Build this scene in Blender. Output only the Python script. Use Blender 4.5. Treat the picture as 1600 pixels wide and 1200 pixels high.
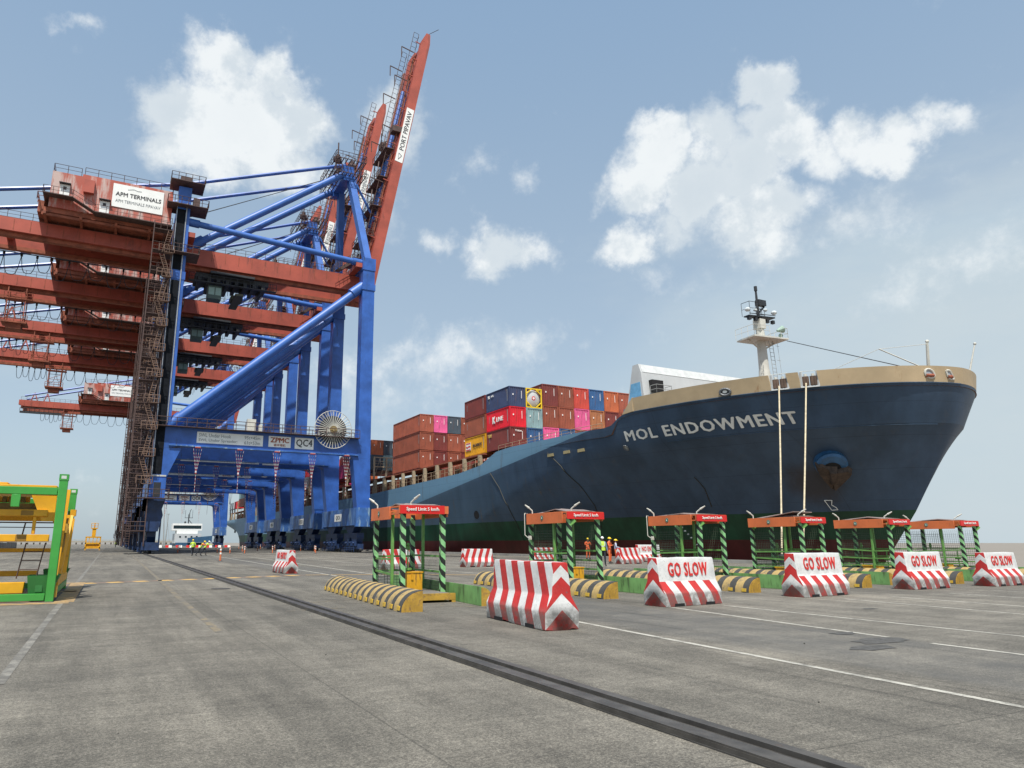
import bpy, bmesh, math, random
from mathutils import Vector, Matrix
R = math.radians
random.seed(7)
scene = bpy.context.scene
for o in list(bpy.data.objects): bpy.data.objects.remove(o)

# ------------------------------------------------------------------ camera
CAM_H = 1.45; FPX = 1074.0
pitch = math.atan2(248, FPX); yaw = math.atan2(530*math.cos(pitch), FPX)
cd = bpy.data.cameras.new('camera'); cam = bpy.data.objects.new('camera', cd)
scene.collection.objects.link(cam); scene.camera = cam
cam.location = (0, 0, CAM_H); cam.rotation_euler = (R(90)+pitch, 0, -yaw)
cd.sensor_width = 36; cd.lens = FPX/1600*36; cd.shift_x = 100/1600
cd.clip_start = .1; cd.clip_end = 60000

# ------------------------------------------------------------------ sun and sky
SUN_EL = 62; SUN_AZ = 210     # azimuth clockwise from +Y
sa, se = R(SUN_AZ), R(SUN_EL)
to_sun = Vector((math.sin(sa)*math.cos(se), math.cos(sa)*math.cos(se), math.sin(se)))
ld = bpy.data.lights.new('sun', 'SUN'); ld.energy = 4.6; ld.angle = R(.6); ld.color = (1, .955, .88)
sun = bpy.data.objects.new('sun', ld); scene.collection.objects.link(sun)
sun.rotation_euler = to_sun.to_track_quat('Z', 'Y').to_euler()
scene.view_settings.view_transform = 'Standard'; scene.view_settings.look = 'None'
scene.view_settings.exposure = 0.28; scene.view_settings.gamma = 1
scene.render.resolution_x = 1024; scene.render.resolution_y = 768

world = bpy.data.worlds.new('World'); scene.world = world; world.use_nodes = True
wt = world.node_tree; wn = wt.nodes; wl = wt.links; wn.clear()

class NG:
    """tiny helper for building node trees"""
    def __init__(s, tree): s.t = tree
    def n(s, typ, **kw):
        nd = s.t.nodes.new(typ)
        for k, v in kw.items(): setattr(nd, k, v)
        return nd
    def put(s, inp, v):
        if hasattr(v, 'is_linked') or hasattr(v, 'links'): s.t.links.new(v, inp)
        else: inp.default_value = v
    def m(s, op, a, b=None, c=None, clamp=False):
        nd = s.n('ShaderNodeMath', operation=op, use_clamp=clamp)
        s.put(nd.inputs[0], a)
        if b is not None: s.put(nd.inputs[1], b)
        if c is not None: s.put(nd.inputs[2], c)
        return nd.outputs[0]
    def vm(s, op, a, b=None, out=0):
        nd = s.n('ShaderNodeVectorMath', operation=op)
        s.put(nd.inputs[0], a)
        if b is not None: s.put(nd.inputs[1], b)
        return nd.outputs[out]
    def noise(s, vec, scale, detail=4, rough=.55, out=0, dist=0):
        nd = s.n('ShaderNodeTexNoise'); nd.inputs['Scale'].default_value = scale
        nd.inputs['Detail'].default_value = detail; nd.inputs['Roughness'].default_value = rough
        nd.inputs['Distortion'].default_value = dist
        if vec is not None: s.t.links.new(vec, nd.inputs['Vector'])
        return nd.outputs[out]
    def ramp(s, f, lo, hi, a=0, b=1):
        nd = s.n('ShaderNodeMapRange'); nd.interpolation_type = 'SMOOTHSTEP'
        s.put(nd.inputs[0], f)
        for i, v in zip((1, 2, 3, 4), (lo, hi, a, b)): s.put(nd.inputs[i], v)
        return nd.outputs[0]
    def mix(s, f, a, b):
        nd = s.n('ShaderNodeMix', data_type='RGBA')
        s.put(nd.inputs[0], f)
        s.put(nd.inputs[6], a if not isinstance(a, tuple) else (*a[:3], 1))
        s.put(nd.inputs[7], b if not isinstance(b, tuple) else (*b[:3], 1))
        return nd.outputs[2]
    def mul(s, col, f):
        nd = s.n('ShaderNodeMix', data_type='RGBA', blend_type='MULTIPLY')
        nd.inputs[0].default_value = 1
        s.put(nd.inputs[6], col if not isinstance(col, tuple) else (*col[:3], 1))
        c = s.n('ShaderNodeCombineColor')
        for i in range(3): s.put(c.inputs[i], f)
        s.t.links.new(c.outputs[0], nd.inputs[7])
        return nd.outputs[2]
    def sep(s, v):
        nd = s.n('ShaderNodeSeparateXYZ'); s.t.links.new(v, nd.inputs[0]); return nd.outputs
    def comb(s, x, y, z):
        nd = s.n('ShaderNodeCombineXYZ')
        for i, v in enumerate((x, y, z)): s.put(nd.inputs[i], v)
        return nd.outputs[0]

w = NG(wt)
sky = w.n('ShaderNodeTexSky', sky_type='NISHITA'); sky.sun_disc = False
sky.sun_elevation = se; sky.sun_rotation = sa; sky.air_density = 1.0; sky.dust_density = 2.2; sky.ozone_density = 1.6
geo = w.n('ShaderNodeTexCoord').outputs['Generated']
dx, dy, dz = w.sep(geo)
az = w.m('ARCTAN2', dx, dy); el = w.m('ARCSINE', dz)
def pix_dir(px, py):
    F = Vector((math.sin(yaw)*math.cos(pitch), math.cos(yaw)*math.cos(pitch), math.sin(pitch)))
    Rt = Vector((math.cos(yaw), -math.sin(yaw), 0)); U = Rt.cross(F)
    d = (F + Rt*((px-700)/FPX) + U*((600-py)/FPX)).normalized()
    return math.atan2(d.x, d.y), math.asin(d.z)
# cumulus clusters, each a soft patch of the sky dome (azimuth, elevation, half widths) broken up by noise
P = w.comb(az, el, 0.0)
warp = w.noise(geo, 4.5, 7, .62, out=1)
wv = w.vm('MULTIPLY', w.vm('SUBTRACT', warp, (.5, .5, .5)), (.20, .20, 0))
Pw = w.vm('ADD', P, wv)
blobs = [(345,105,56,44,.95),(425,120,54,44,.8),(290,190,66,62,1.05),(370,190,90,80,1.1),(455,180,60,62,.9),(310,250,90,40,.9),(440,255,80,45,.85),(600,150,42,48,.75),(640,205,34,70,.55),(600,330,44,66,.45),
 (1212,145,42,42,1.05),(1240,205,68,55,1.1),(1175,262,70,55,1.05),(1015,240,62,42,1.05),(980,300,56,50,1.0),(970,392,55,32,.8),(1095,290,85,50,1.05),(1190,335,90,50,1.05),(1310,235,45,50,.7),(1215,385,80,40,.5),
 (1360,205,60,38,.8),(1130,225,70,50,.85),(1060,345,60,40,.7),(1440,190,50,36,.75),(1405,225,56,32,.75),(1485,155,34,45,.6),(785,400,58,38,.85),(685,370,34,26,.45),(735,260,36,40,.3),(810,270,28,30,.4),(125,5,45,16,.3),
 (740,550,170,50,.42),(600,600,130,80,.36),(1400,330,140,70,.34),(1480,430,190,90,.34),(1100,430,150,40,.28)]
tot = None
for (px, py, rx, ry, s) in blobs:
    a0, e0 = pix_dir(px, py); a1, _ = pix_dir(px+rx, py); _, e1 = pix_dir(px, py-ry)
    v = w.vm('MULTIPLY', w.vm('SUBTRACT', Pw, (a0, e0, 0)), (1/abs(a1-a0), 1/max(abs(e1-e0), .01), 0))
    L = w.vm('LENGTH', v, out=1)
    g = w.ramp(L, 0.0, 1.75, s*1.08, 0)
    tot = g if tot is None else w.m('MAXIMUM', tot, g)
n1 = w.noise(geo, 10, 9, .66); n2 = w.noise(geo, 30, 8, .65)
dens = w.m('ADD', tot, w.m('MULTIPLY', w.m('SUBTRACT', n1, .5), 1.0))
dens = w.m('ADD', dens, w.m('MULTIPLY', w.m('SUBTRACT', n2, .5), .6))
cov = w.ramp(dens, .12, .76)
# thin veil and low haze
veil = w.ramp(w.noise(w.vm('MULTIPLY', geo, (1, 1, 3)), 2.2, 7, .6), .42, .75, 0, .38)
side = w.m('MULTIPLY', w.ramp(az, R(22), R(62), 0, .75), w.ramp(el, R(16), R(38), 1, 0))
low = w.ramp(el, R(-2), R(34), .72, 0)
veil = w.m('ADD', w.m('MULTIPLY', w.m('ADD', veil, side), w.ramp(el, R(18), R(34), 1, .25)), low, clamp=True)
veil = w.m('MINIMUM', w.m('MAXIMUM', veil, .62), .9)
c0 = sky.outputs[0]
vcol = w.mix(w.ramp(el, R(4), R(52)), (3.7, 4.5, 5.0), (2.25, 3.45, 4.9))
c1 = w.mix(veil, c0, vcol)
shade = w.noise(w.vm('ADD', geo, tuple(-.03*c for c in to_sun)), 9, 5, .6)
lit = w.ramp(w.m('SUBTRACT', n1, shade), -.10, .10, 0, 1)
edge = w.ramp(dens, .5, 1.3, 1, .45)
cc = w.mix(w.m('MULTIPLY', w.m('ADD', w.m('MULTIPLY', lit, .75), w.m('MULTIPLY', edge, .35)), 1.0, clamp=True), (4.4, 4.95, 5.35), (6.6, 6.8, 6.8))
hz = w.ramp(w.m('ADD', side, w.m('MULTIPLY', w.m('SUBTRACT', w.noise(w.vm('MULTIPLY', geo, (1, 1, 2.5)), 3.5, 8, .62), .5), .9)), .25, .95, 0, .72)
c1 = w.mix(hz, c1, (4.25, 4.8, 5.05))
c2 = w.mix(w.m('MULTIPLY', cov, .86), c1, cc)
below = w.ramp(el, R(-1.2), R(-.2))
c3 = w.mix(below, (2.4, 2.3, 2.1), c2)
bg = w.n('ShaderNodeBackground'); bg.inputs[1].default_value = .12
wl.new(c3, bg.inputs[0]); wo = w.n('ShaderNodeOutputWorld'); wl.new(bg.outputs[0], wo.inputs[0])

# ------------------------------------------------------------------ materials
MATS = {}
def mat(name, col, rough=.55, metal=0., var=.12, scale=1.5, rust=0., rustcol=(.12,.045,.02), streak=False,
        bump=0., bscale=30, spec=.5, objcol=False, world_space=False):
    if name in MATS: return MATS[name]
    m = bpy.data.materials.new(name); m.use_nodes = True; MATS[name] = m
    g = NG(m.node_tree); b = m.node_tree.nodes['Principled BSDF']
    if world_space: vec = g.n('ShaderNodeNewGeometry').outputs['Position']
    else: vec = g.n('ShaderNodeTexCoord').outputs['Object']
    base = (*col, 1)
    if objcol:
        base = g.n('ShaderNodeObjectInfo').outputs['Color']
    n = g.noise(vec, scale, 6, .6)
    c = g.mul(base if not isinstance(base, tuple) else base, g.ramp(n, .25, .75, 1-var, 1+var))
    if rust > 0:
        v2 = g.vm('MULTIPLY', vec, (1, 1, .18)) if streak else vec
        rn = g.noise(v2, scale*2.3, 8, .7)
        c = g.mix(g.ramp(rn, .66-.16*rust, .74-.1*rust, 0, .85), c, rustcol)
    m.node_tree.links.new(c, b.inputs['Base Color'])
    b.inputs['Roughness'].default_value = rough; b.inputs['Metallic'].default_value = metal
    b.inputs['Specular IOR Level'].default_value = spec
    if bump:
        bn = g.n('ShaderNodeBump'); bn.inputs['Strength'].default_value = bump; bn.inputs['Distance'].default_value = .02
        m.node_tree.links.new(g.noise(vec, bscale, 6, .65), bn.inputs['Height'])
        m.node_tree.links.new(bn.outputs[0], b.inputs['Normal'])
    return m

blue = mat('crane_blue', (.031, .108, .39), .38, var=.28, scale=.45, rust=.5, rustcol=(.03,.055,.11), streak=True)
bluebright = mat('crane_blue_tube', (.038, .13, .43), .45, var=.15, scale=.5, rust=.3, rustcol=(.02,.06,.2))
sillblue = mat('sill_blue', (.04, .12, .34), .45, var=.3, scale=.6, rust=.75, rustcol=(.28,.4,.46), streak=True)
darkblue = mat('bogie_blue', (.012, .032, .095), .5, var=.4, scale=1.2, rust=.5, rustcol=(.03,.03,.03))
red = mat('crane_red', (.36, .072, .044), .55, var=.22, scale=.3, rust=.7, rustcol=(.19,.05,.035), streak=True)
redhouse = mat('house_red', (.40, .082, .05), .6, var=.2, scale=.3, rust=1.15, rustcol=(.52,.42,.38), streak=True)
rustred = mat('rust_red', (.26, .075, .04), .8, var=.35, scale=1.2, rust=.6, rustcol=(.1,.05,.035))
railc = mat('rail_brown', (.080, .048, .042), .75, var=.3, scale=2)
dark = mat('dark_metal', (.022, .024, .028), .6, var=.3)
black = mat('black_gap', (.008, .008, .009), .8, var=.1)
white = mat('white_paint', (.80, .81, .78), .5, var=.06, scale=1)
offwhite = mat('old_white', (.55, .54, .48), .6, var=.12, scale=1, rust=.35, rustcol=(.3,.2,.12))
greyp = mat('grey_paint', (.3, .31, .3), .6, var=.2)
glass = mat('dark_glass', (.02, .035, .04), .08, var=.1)
steel = mat('galvanised', (.42, .43, .43), .4, .6, var=.2)
cream = mat('ship_cream', (.38, .31, .21), .65, var=.2, scale=.6, rust=.55, rustcol=(.22,.1,.04), streak=True)
beige = mat('bulwark_beige', (.44, .335, .205), .6, var=.14, scale=.35, rust=.35, rustcol=(.3,.17,.08), streak=True)
shipwhite = mat('ship_white', (.50, .52, .52), .5, var=.08, scale=.5, rust=.3, rustcol=(.4,.36,.3), streak=True)
skyblue = mat('ship_light_blue', (.15, .38, .6), .5, var=.2)
green = mat('frame_green', (.05, .30, .05), .42, var=.12, scale=2, rust=.25, rustcol=(.04,.16,.04))
yellow = mat('frame_yellow', (.72, .36, .012), .45, var=.15, scale=1.5, rust=.4, rustcol=(.3,.15,.03))
binyellow = mat('bin_yellow', (.66, .33, .012), .5, var=.18, scale=3, rust=.75, rustcol=(.16,.08,.03), streak=True)
orange = mat('fascia_orange', (.62, .15, .045), .6, var=.12, scale=2, rust=.45, rustcol=(.3,.1,.05), streak=True)
signred = mat('sign_red', (.60, .015, .012), .4, var=.06)
postgreen = mat('post_green', (.13, .30, .07), .5, var=.25, scale=4, rust=.5, rustcol=(.08,.09,.04))
letterwhite = mat('letter_white', (.8, .8, .76), .5, var=.06)
lettername = mat('name_white', (.76, .75, .70), .5, var=.12, scale=.8, rust=.3, rustcol=(.4,.36,.28))
letterred = mat('letter_red', (.55, .025, .02), .5, var=.1)
letterdark = mat('letter_dark', (.03, .03, .035), .5)
lettergrey = mat('letter_grey', (.24, .26, .27), .5)
ropec = mat('rope', (.55, .47, .32), .85, var=.2, scale=4)
roofm = mat('roof_sheet', (.24, .19, .17), .6, var=.25, scale=2, rust=.8, rustcol=(.25,.13,.09))
concrete = mat('parapet_concrete', (.27, .26, .235), .85, var=.3, scale=.5, rust=.5, rustcol=(.12,.12,.11))
orangep = mat('post_orange', (.6, .16, .06), .6, var=.1)
contm = mat('container_paint', (.3, .1, .08), .5, var=.16, scale=.7, rust=.45, rustcol=(.13,.06,.04), streak=True, objcol=True)

def band_mat(name, c1, c2, vecexpr, period, duty=.5, dirt=None, rough=.55, worn=.35):
    """two-colour stripes as a function of object position (dot vecexpr)"""
    m = bpy.data.materials.new(name); m.use_nodes = True; g = NG(m.node_tree); b = m.node_tree.nodes['Principled BSDF']
    v = g.n('ShaderNodeTexCoord').outputs['Object']
    u = g.vm('DOT_PRODUCT', v, vecexpr, out=1)
    wob = g.m('MULTIPLY', g.m('SUBTRACT', g.noise(v, 6, 3), .5), period*.12)
    f = g.m('FRACT', g.m('DIVIDE', g.m('ADD', u, wob), period))
    c = g.mix(g.m('LESS_THAN', f, duty), (*c1, 1), (*c2, 1))
    n = g.noise(v, 5, 7, .7)
    c = g.mul(c, g.ramp(n, .3, .7, .75, 1.05))
    if dirt: c = g.mix(g.m('MULTIPLY', g.ramp(g.noise(v, 3.1, 9, .72), .5, .68), worn), c, dirt)
    m.node_tree.links.new(c, b.inputs['Base Color']); b.inputs['Roughness'].default_value = rough
    return m
hazpost = band_mat('post_stripes', (.27, .58, .25), (.012, .014, .012), (.85, -.85, 1), .31, .5, (.1,.13,.08), worn=.5)
kerbstripe = band_mat('kerb_stripes', (.44, .31, .12), (.055, .055, .052), (0, 1, 0), .52, .46, (.10,.096,.085), .75, 1.0)
tapewr = band_mat('rope_stripes', (.75, .72, .7), (.4, .06, .05), (0, 0, 1), .5)
kerbgreen = mat('kerb_green', (.165, .35, .115), .65, var=.2, scale=2, rust=.95, rustcol=(.06,.11,.04), streak=True)
kerbyellow = mat('kerb_yellow', (.42, .25, .035), .6, var=.28, scale=4, rust=1.0, rustcol=(.2,.12,.05))

def barrier_mat(name, top_white, slant):
    m = bpy.data.materials.new(name); m.use_nodes = True; g = NG(m.node_tree); b = m.node_tree.nodes['Principled BSDF']
    tc = g.n('ShaderNodeTexCoord'); v = tc.outputs['Object']; x, y, z = g.sep(v)
    nx, ny, nz = g.sep(tc.outputs['Normal'])
    u = g.m('ADD', g.m('ADD', x, g.m('MULTIPLY', z, slant)), 5.0)
    f = g.m('FRACT', g.m('DIVIDE', u, .52)); side = g.m('LESS_THAN', f, .5)
    if top_white: side = g.m('MULTIPLY', side, g.m('LESS_THAN', z, .56))
    # end face: inverted V chevrons
    e = g.m('ADD', g.m('MULTIPLY', g.m('ABSOLUTE', y), .95), z)
    r1 = g.m('LESS_THAN', e, .33); r2 = g.m('MULTIPLY', g.m('GREATER_THAN', e, .60), g.m('LESS_THAN', e, .88)); r3 = g.m('GREATER_THAN', e, 1.07)
    endf = g.m('MAXIMUM', g.m('MAXIMUM', r1, r2), r3)
    isend = g.m('GREATER_THAN', g.m('ABSOLUTE', nx), .7)
    fac = g.m('ADD', g.m('MULTIPLY', isend, endf), g.m('MULTIPLY', g.m('SUBTRACT', 1.0, isend), side))
    obj = g.n('ShaderNodeObjectInfo').outputs['Random']
    vv = g.vm('ADD', v, g.comb(g.m('MULTIPLY', obj, 40), 0., 0.))
    c = g.mix(fac, (.70, .70, .68), (.52, .022, .02))
    c = g.mul(c, g.ramp(g.noise(vv, 4, 7, .65), .3, .7, .84, 1.04))
    # scuffs: dark grime low down and along edges, chips
    grime = g.m('MULTIPLY', g.ramp(g.m('ADD', z, g.m('MULTIPLY', g.noise(vv, 3, 5), .15)), .30, .48, 1, .08), g.ramp(g.noise(vv, 5, 9, .75), .30, .56))
    c = g.mix(g.m('MULTIPLY', grime, .72), c, (.13, .12, .105))
    chip = g.ramp(g.noise(vv, 9, 10, .82), .585, .63)
    c = g.mix(g.m('MULTIPLY', chip, g.m('ADD', g.m('MULTIPLY', isend, .45), .42)), c, (.14, .13, .12))
    m.node_tree.links.new(c, b.inputs['Base Color']); b.inputs['Roughness'].default_value = .6
    bn = g.n('ShaderNodeBump'); bn.inputs['Strength'].default_value = .5; bn.inputs['Distance'].default_value = .02
    m.node_tree.links.new(g.noise(vv, 14, 8, .7), bn.inputs['Height']); m.node_tree.links.new(bn.outputs[0], b.inputs['Normal'])
    return m
bar_l = barrier_mat('barrier_stripes_left', False, .30)
bar_r = barrier_mat('barrier_stripes_right', False, -.45)
bar_t = barrier_mat('barrier_text_paint', True, .42)

# asphalt quay surface
def ground_mat():
    m = bpy.data.materials.new('quay_asphalt'); m.use_nodes = True; g = NG(m.node_tree); b = m.node_tree.nodes['Principled BSDF']
    p = g.n('ShaderNodeNewGeometry').outputs['Position']
    big = g.noise(p, .12, 6, .6); mid = g.noise(p, .9, 7, .65); fine = g.noise(p, 45, 5, .75); tiny = g.noise(p, 130, 3, .7)
    wheel = g.noise(g.vm('MULTIPLY', p, (1.3, .10, 1)), 1.0, 7, .7)
    sweep = g.noise(g.vm('MULTIPLY', p, (.6, 3.4, 1)), 1.0, 8, .72, dist=.6)
    c = g.mix(g.ramp(big, .35, .65), (.123, .113, .093), (.167, .152, .123))
    c = g.mul(c, g.ramp(mid, .3, .7, .78, 1.18)); c = g.mul(c, g.ramp(wheel, .3, .7, .72, 1.2)); c = g.mul(c, g.ramp(sweep, .3, .7, .87, 1.11))
    cross = g.noise(g.vm('MULTIPLY', p, (1.2, 9, 1)), 1.0, 8, .75, dist=.8); c = g.mul(c, g.ramp(cross, .3, .7, .93, 1.07))
    slab = g.n('ShaderNodeTexVoronoi'); slab.inputs['Scale'].default_value = .11; m.node_tree.links.new(g.vm('ADD', p, g.vm('MULTIPLY', g.noise(p, .5, 5, .7, out=1), (3, 3, 0))), slab.inputs['Vector'])
    c = g.mul(c, g.ramp(g.sep(slab.outputs['Color'])[0], 0, 1, .84, 1.12))
    x0_, y0_, z0_ = g.sep(p)
    jy = g.m('ABSOLUTE', g.m('SUBTRACT', g.m('FRACT', g.m('DIVIDE', g.m('ADD', y0_, g.m('MULTIPLY', mid, .06)), 7.5)), .5)); jx = g.m('ABSOLUTE', g.m('SUBTRACT', g.m('FRACT', g.m('DIVIDE', g.m('ADD', x0_, 2.3), 9.0)), .5))
    c = g.mul(c, g.m('SUBTRACT', 1.0, g.m('MULTIPLY', g.m('MAXIMUM', g.m('LESS_THAN', jy, .0014), g.m('LESS_THAN', jx, .0011)), .35)))
    c = g.mul(c, g.ramp(fine, .3, .7, .66, 1.32)); c = g.mul(c, g.ramp(tiny, .3, .7, .62, 1.36))
    gr = g.n('ShaderNodeTexVoronoi'); gr.inputs['Scale'].default_value = 75; m.node_tree.links.new(p, gr.inputs['Vector'])
    gv = g.sep(gr.outputs['Color'])[0]; c = g.mul(c, g.ramp(gv, 0, 1, .72, 1.3))
    g2 = g.noise(p, 14, 4, .7); c = g.mul(c, g.ramp(g2, .3, .7, .85, 1.15))
    c = g.mix(g.ramp(g.noise(p, .5, 8, .7), .60, .72, 0, .45), c, (.215, .20, .17))      # dust
    x, y, z = g.sep(p)
    lane = g.m('MULTIPLY', g.ramp(x, 8.1, 8.6), g.ramp(x, 11.0, 11.4, 1, 0))
    c = g.mix(g.m('MULTIPLY', lane, g.ramp(mid, .2, .7, .7, .25)), c, (.085, .085, .082))
    c = g.mix(g.ramp(g.noise(p, 1.7, 9, .75), .68, .76, 0, .7), c, (.06, .058, .055))    # oil spots
    ty = g.noise(g.vm('MULTIPLY', p, (4.5, .12, 1)), 1.0, 5, .6); c = g.mul(c, g.m('SUBTRACT', 1.0, g.m('MULTIPLY', g.ramp(ty, .58, .70), g.m('MULTIPLY', g.ramp(x, 5, 8, .12, .36), 1.0))))
    spk = g.n('ShaderNodeTexVoronoi'); spk.inputs['Scale'].default_value = 28; m.node_tree.links.new(p, spk.inputs['Vector'])
    c = g.mix(g.ramp(spk.outputs['Distance'], .08, .16, .35, 0), c, (.42, .40, .34))
    # wandering cracks
    ck = g.n('ShaderNodeTexVoronoi', feature='DISTANCE_TO_EDGE'); ck.inputs['Scale'].default_value = .16
    wp = g.vm('ADD', p, g.vm('MULTIPLY', g.noise(p, 1.4, 8, .7, out=1), (1.1, 1.1, 0)))
    m.node_tree.links.new(wp, ck.inputs['Vector'])
    c = g.mix(g.m('MULTIPLY', g.ramp(ck.outputs['Distance'], .0008, .0024, .6, 0), g.ramp(big, .4, .6)), c, (.05, .05, .048))
    m.node_tree.links.new(c, b.inputs['Base Color']); b.inputs['Roughness'].default_value = .88
    bn = g.n('ShaderNodeBump'); bn.inputs['Strength'].default_value = .35; bn.inputs['Distance'].default_value = .012
    m.node_tree.links.new(g.m('ADD', fine, g.m('MULTIPLY', tiny, .6)), bn.inputs['Height']); m.node_tree.links.new(bn.outputs[0], b.inputs['Normal'])
    return m
asphalt = ground_mat()

def worn_paint(name, col, worn=.5, scale=3.0):
    m = bpy.data.materials.new(name); m.use_nodes = True; g = NG(m.node_tree); b = m.node_tree.nodes['Principled BSDF']
    p = g.n('ShaderNodeNewGeometry').outputs['Position']
    k = g.ramp(g.noise(p, scale, 9, .78), worn-.13, worn+.13)
    c = g.mix(k, (.12, .114, .10), (*col, 1)); c = g.mul(c, g.ramp(g.noise(p, 60, 4, .7), .3, .7, .75, 1.2))
    m.node_tree.links.new(c, b.inputs['Base Color']); b.inputs['Roughness'].default_value = .8
    return m
linewhite = worn_paint('line_white', (.46, .44, .38), .44)
linefaint = worn_paint('line_faint', (.27, .255, .22), .55)
lineyellow = worn_paint('line_yellow', (.42, .27, .11), .46)
linefyellow = worn_paint('line_faint_yellow', (.26, .20, .11), .545)
linered = worn_paint('line_redbrown', (.30, .17, .12), .5)

def sea_mat():
    m = bpy.data.materials.new('muddy_sea'); m.use_nodes = True; g = NG(m.node_tree); b = m.node_tree.nodes['Principled BSDF']
    p = g.n('ShaderNodeNewGeometry').outputs['Position']
    n = g.noise(g.vm('MULTIPLY', p, (1, .5, 1)), .02, 6, .6)
    m.node_tree.links.new(g.mix(n, (.20, .165, .125), (.25, .21, .165)), b.inputs['Base Color'])
    b.inputs['Roughness'].default_value = .45; b.inputs['Specular IOR Level'].default_value = .3
    bn = g.n('ShaderNodeBump'); bn.inputs['Strength'].default_value = .5; bn.inputs['Distance'].default_value = .3
    m.node_tree.links.new(g.noise(p, .6, 8, .65), bn.inputs['Height']); m.node_tree.links.new(bn.outputs[0], b.inputs['Normal'])
    return m
seam = sea_mat()

def hull_mat():
    m = bpy.data.materials.new('hull_paint'); m.use_nodes = True; g = NG(m.node_tree); b = m.node_tree.nodes['Principled BSDF']
    p = g.n('ShaderNodeNewGeometry').outputs['Position']; x, y, z = g.sep(p)
    st = g.noise(g.vm('MULTIPLY', p, (.35, .35, .05)), 1.2, 7, .65)
    bl = g.noise(p, .16, 6, .6)
    navy = g.mix(g.ramp(bl, .35, .65), (.034, .064, .108), (.047, .083, .140))
    navy = g.mul(navy, g.ramp(st, .3, .7, .82, 1.15))
    # weathered, lighter grey-blue paint aft along the side
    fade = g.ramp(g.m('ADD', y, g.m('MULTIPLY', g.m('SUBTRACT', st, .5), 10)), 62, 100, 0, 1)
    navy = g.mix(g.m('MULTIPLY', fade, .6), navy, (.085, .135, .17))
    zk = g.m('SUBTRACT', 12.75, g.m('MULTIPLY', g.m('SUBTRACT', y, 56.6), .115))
    sunlit_strip = g.m('MULTIPLY', g.m('GREATER_THAN', z, zk), g.m('GREATER_THAN', y, 55.))
    navy = g.mix(g.m('MULTIPLY', sunlit_strip, .8), navy, (.15, .29, .41))  # sunlight painted into the colour: plating above the knuckle made lighter
    # rust runs below the gunwale and discharge openings
    rr = g.ramp(g.noise(g.vm('MULTIPLY', p, (.9, .9, .1)), 1.3, 8, .7), .56, .70)
    navy = g.mix(g.m('MULTIPLY', rr, g.ramp(y, 50, 64, .12, .6)), navy, (.10, .080, .055))
    navy = g.mix(g.m('MULTIPLY', g.ramp(g.noise(p, .5, 9, .75), .60, .68), .28), navy, (.055, .07, .085))
    pl = g.m('LESS_THAN', g.m('FRACT', g.m('DIVIDE', z, 2.45)), .018)        # weld lines of the strakes
    pv = g.m('LESS_THAN', g.m('FRACT', g.m('DIVIDE', y, 9.7)), .006)
    navy = g.mul(navy, g.m('SUBTRACT', 1.0, g.m('MULTIPLY', g.m('MAXIMUM', pl, pv), .22)))
    st_ = g.vm('LENGTH', g.vm('MULTIPLY', g.vm('SUBTRACT', p, (54.0, 40.2, 6.4)), (.3, .42, .42)), out=1)
    navy = g.mix(g.m('MULTIPLY', g.ramp(g.m('ADD', st_, g.m('MULTIPLY', g.m('SUBTRACT', st, .5), .9)), .35, 1.1, .7, 0), 1.0), navy, (.035, .024, .018))
    grn = g.mul((.010, .055, .028), g.ramp(st, .3, .7, .6, 1.4)); rd = g.mul((.075, .014, .014), g.ramp(st, .3, .7, .7, 1.25))
    zz = g.m('ADD', z, g.m('MULTIPLY', g.noise(p, .8, 4), .05))
    c = g.mix(g.m('LESS_THAN', zz, 4.1), navy, grn); c = g.mix(g.m('LESS_THAN', zz, 1.75), c, rd)
    m.node_tree.links.new(c, b.inputs['Base Color']); b.inputs['Roughness'].default_value = .5; b.inputs['Specular IOR Level'].default_value = .35
    bn = g.n('ShaderNodeBump'); bn.inputs['Strength'].default_value = .25; bn.inputs['Distance'].default_value = .08
    m.node_tree.links.new(g.noise(p, .45, 3, .5), bn.inputs['Height']); m.node_tree.links.new(bn.outputs[0], b.inputs['Normal'])
    return m
hullm = hull_mat()

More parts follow.
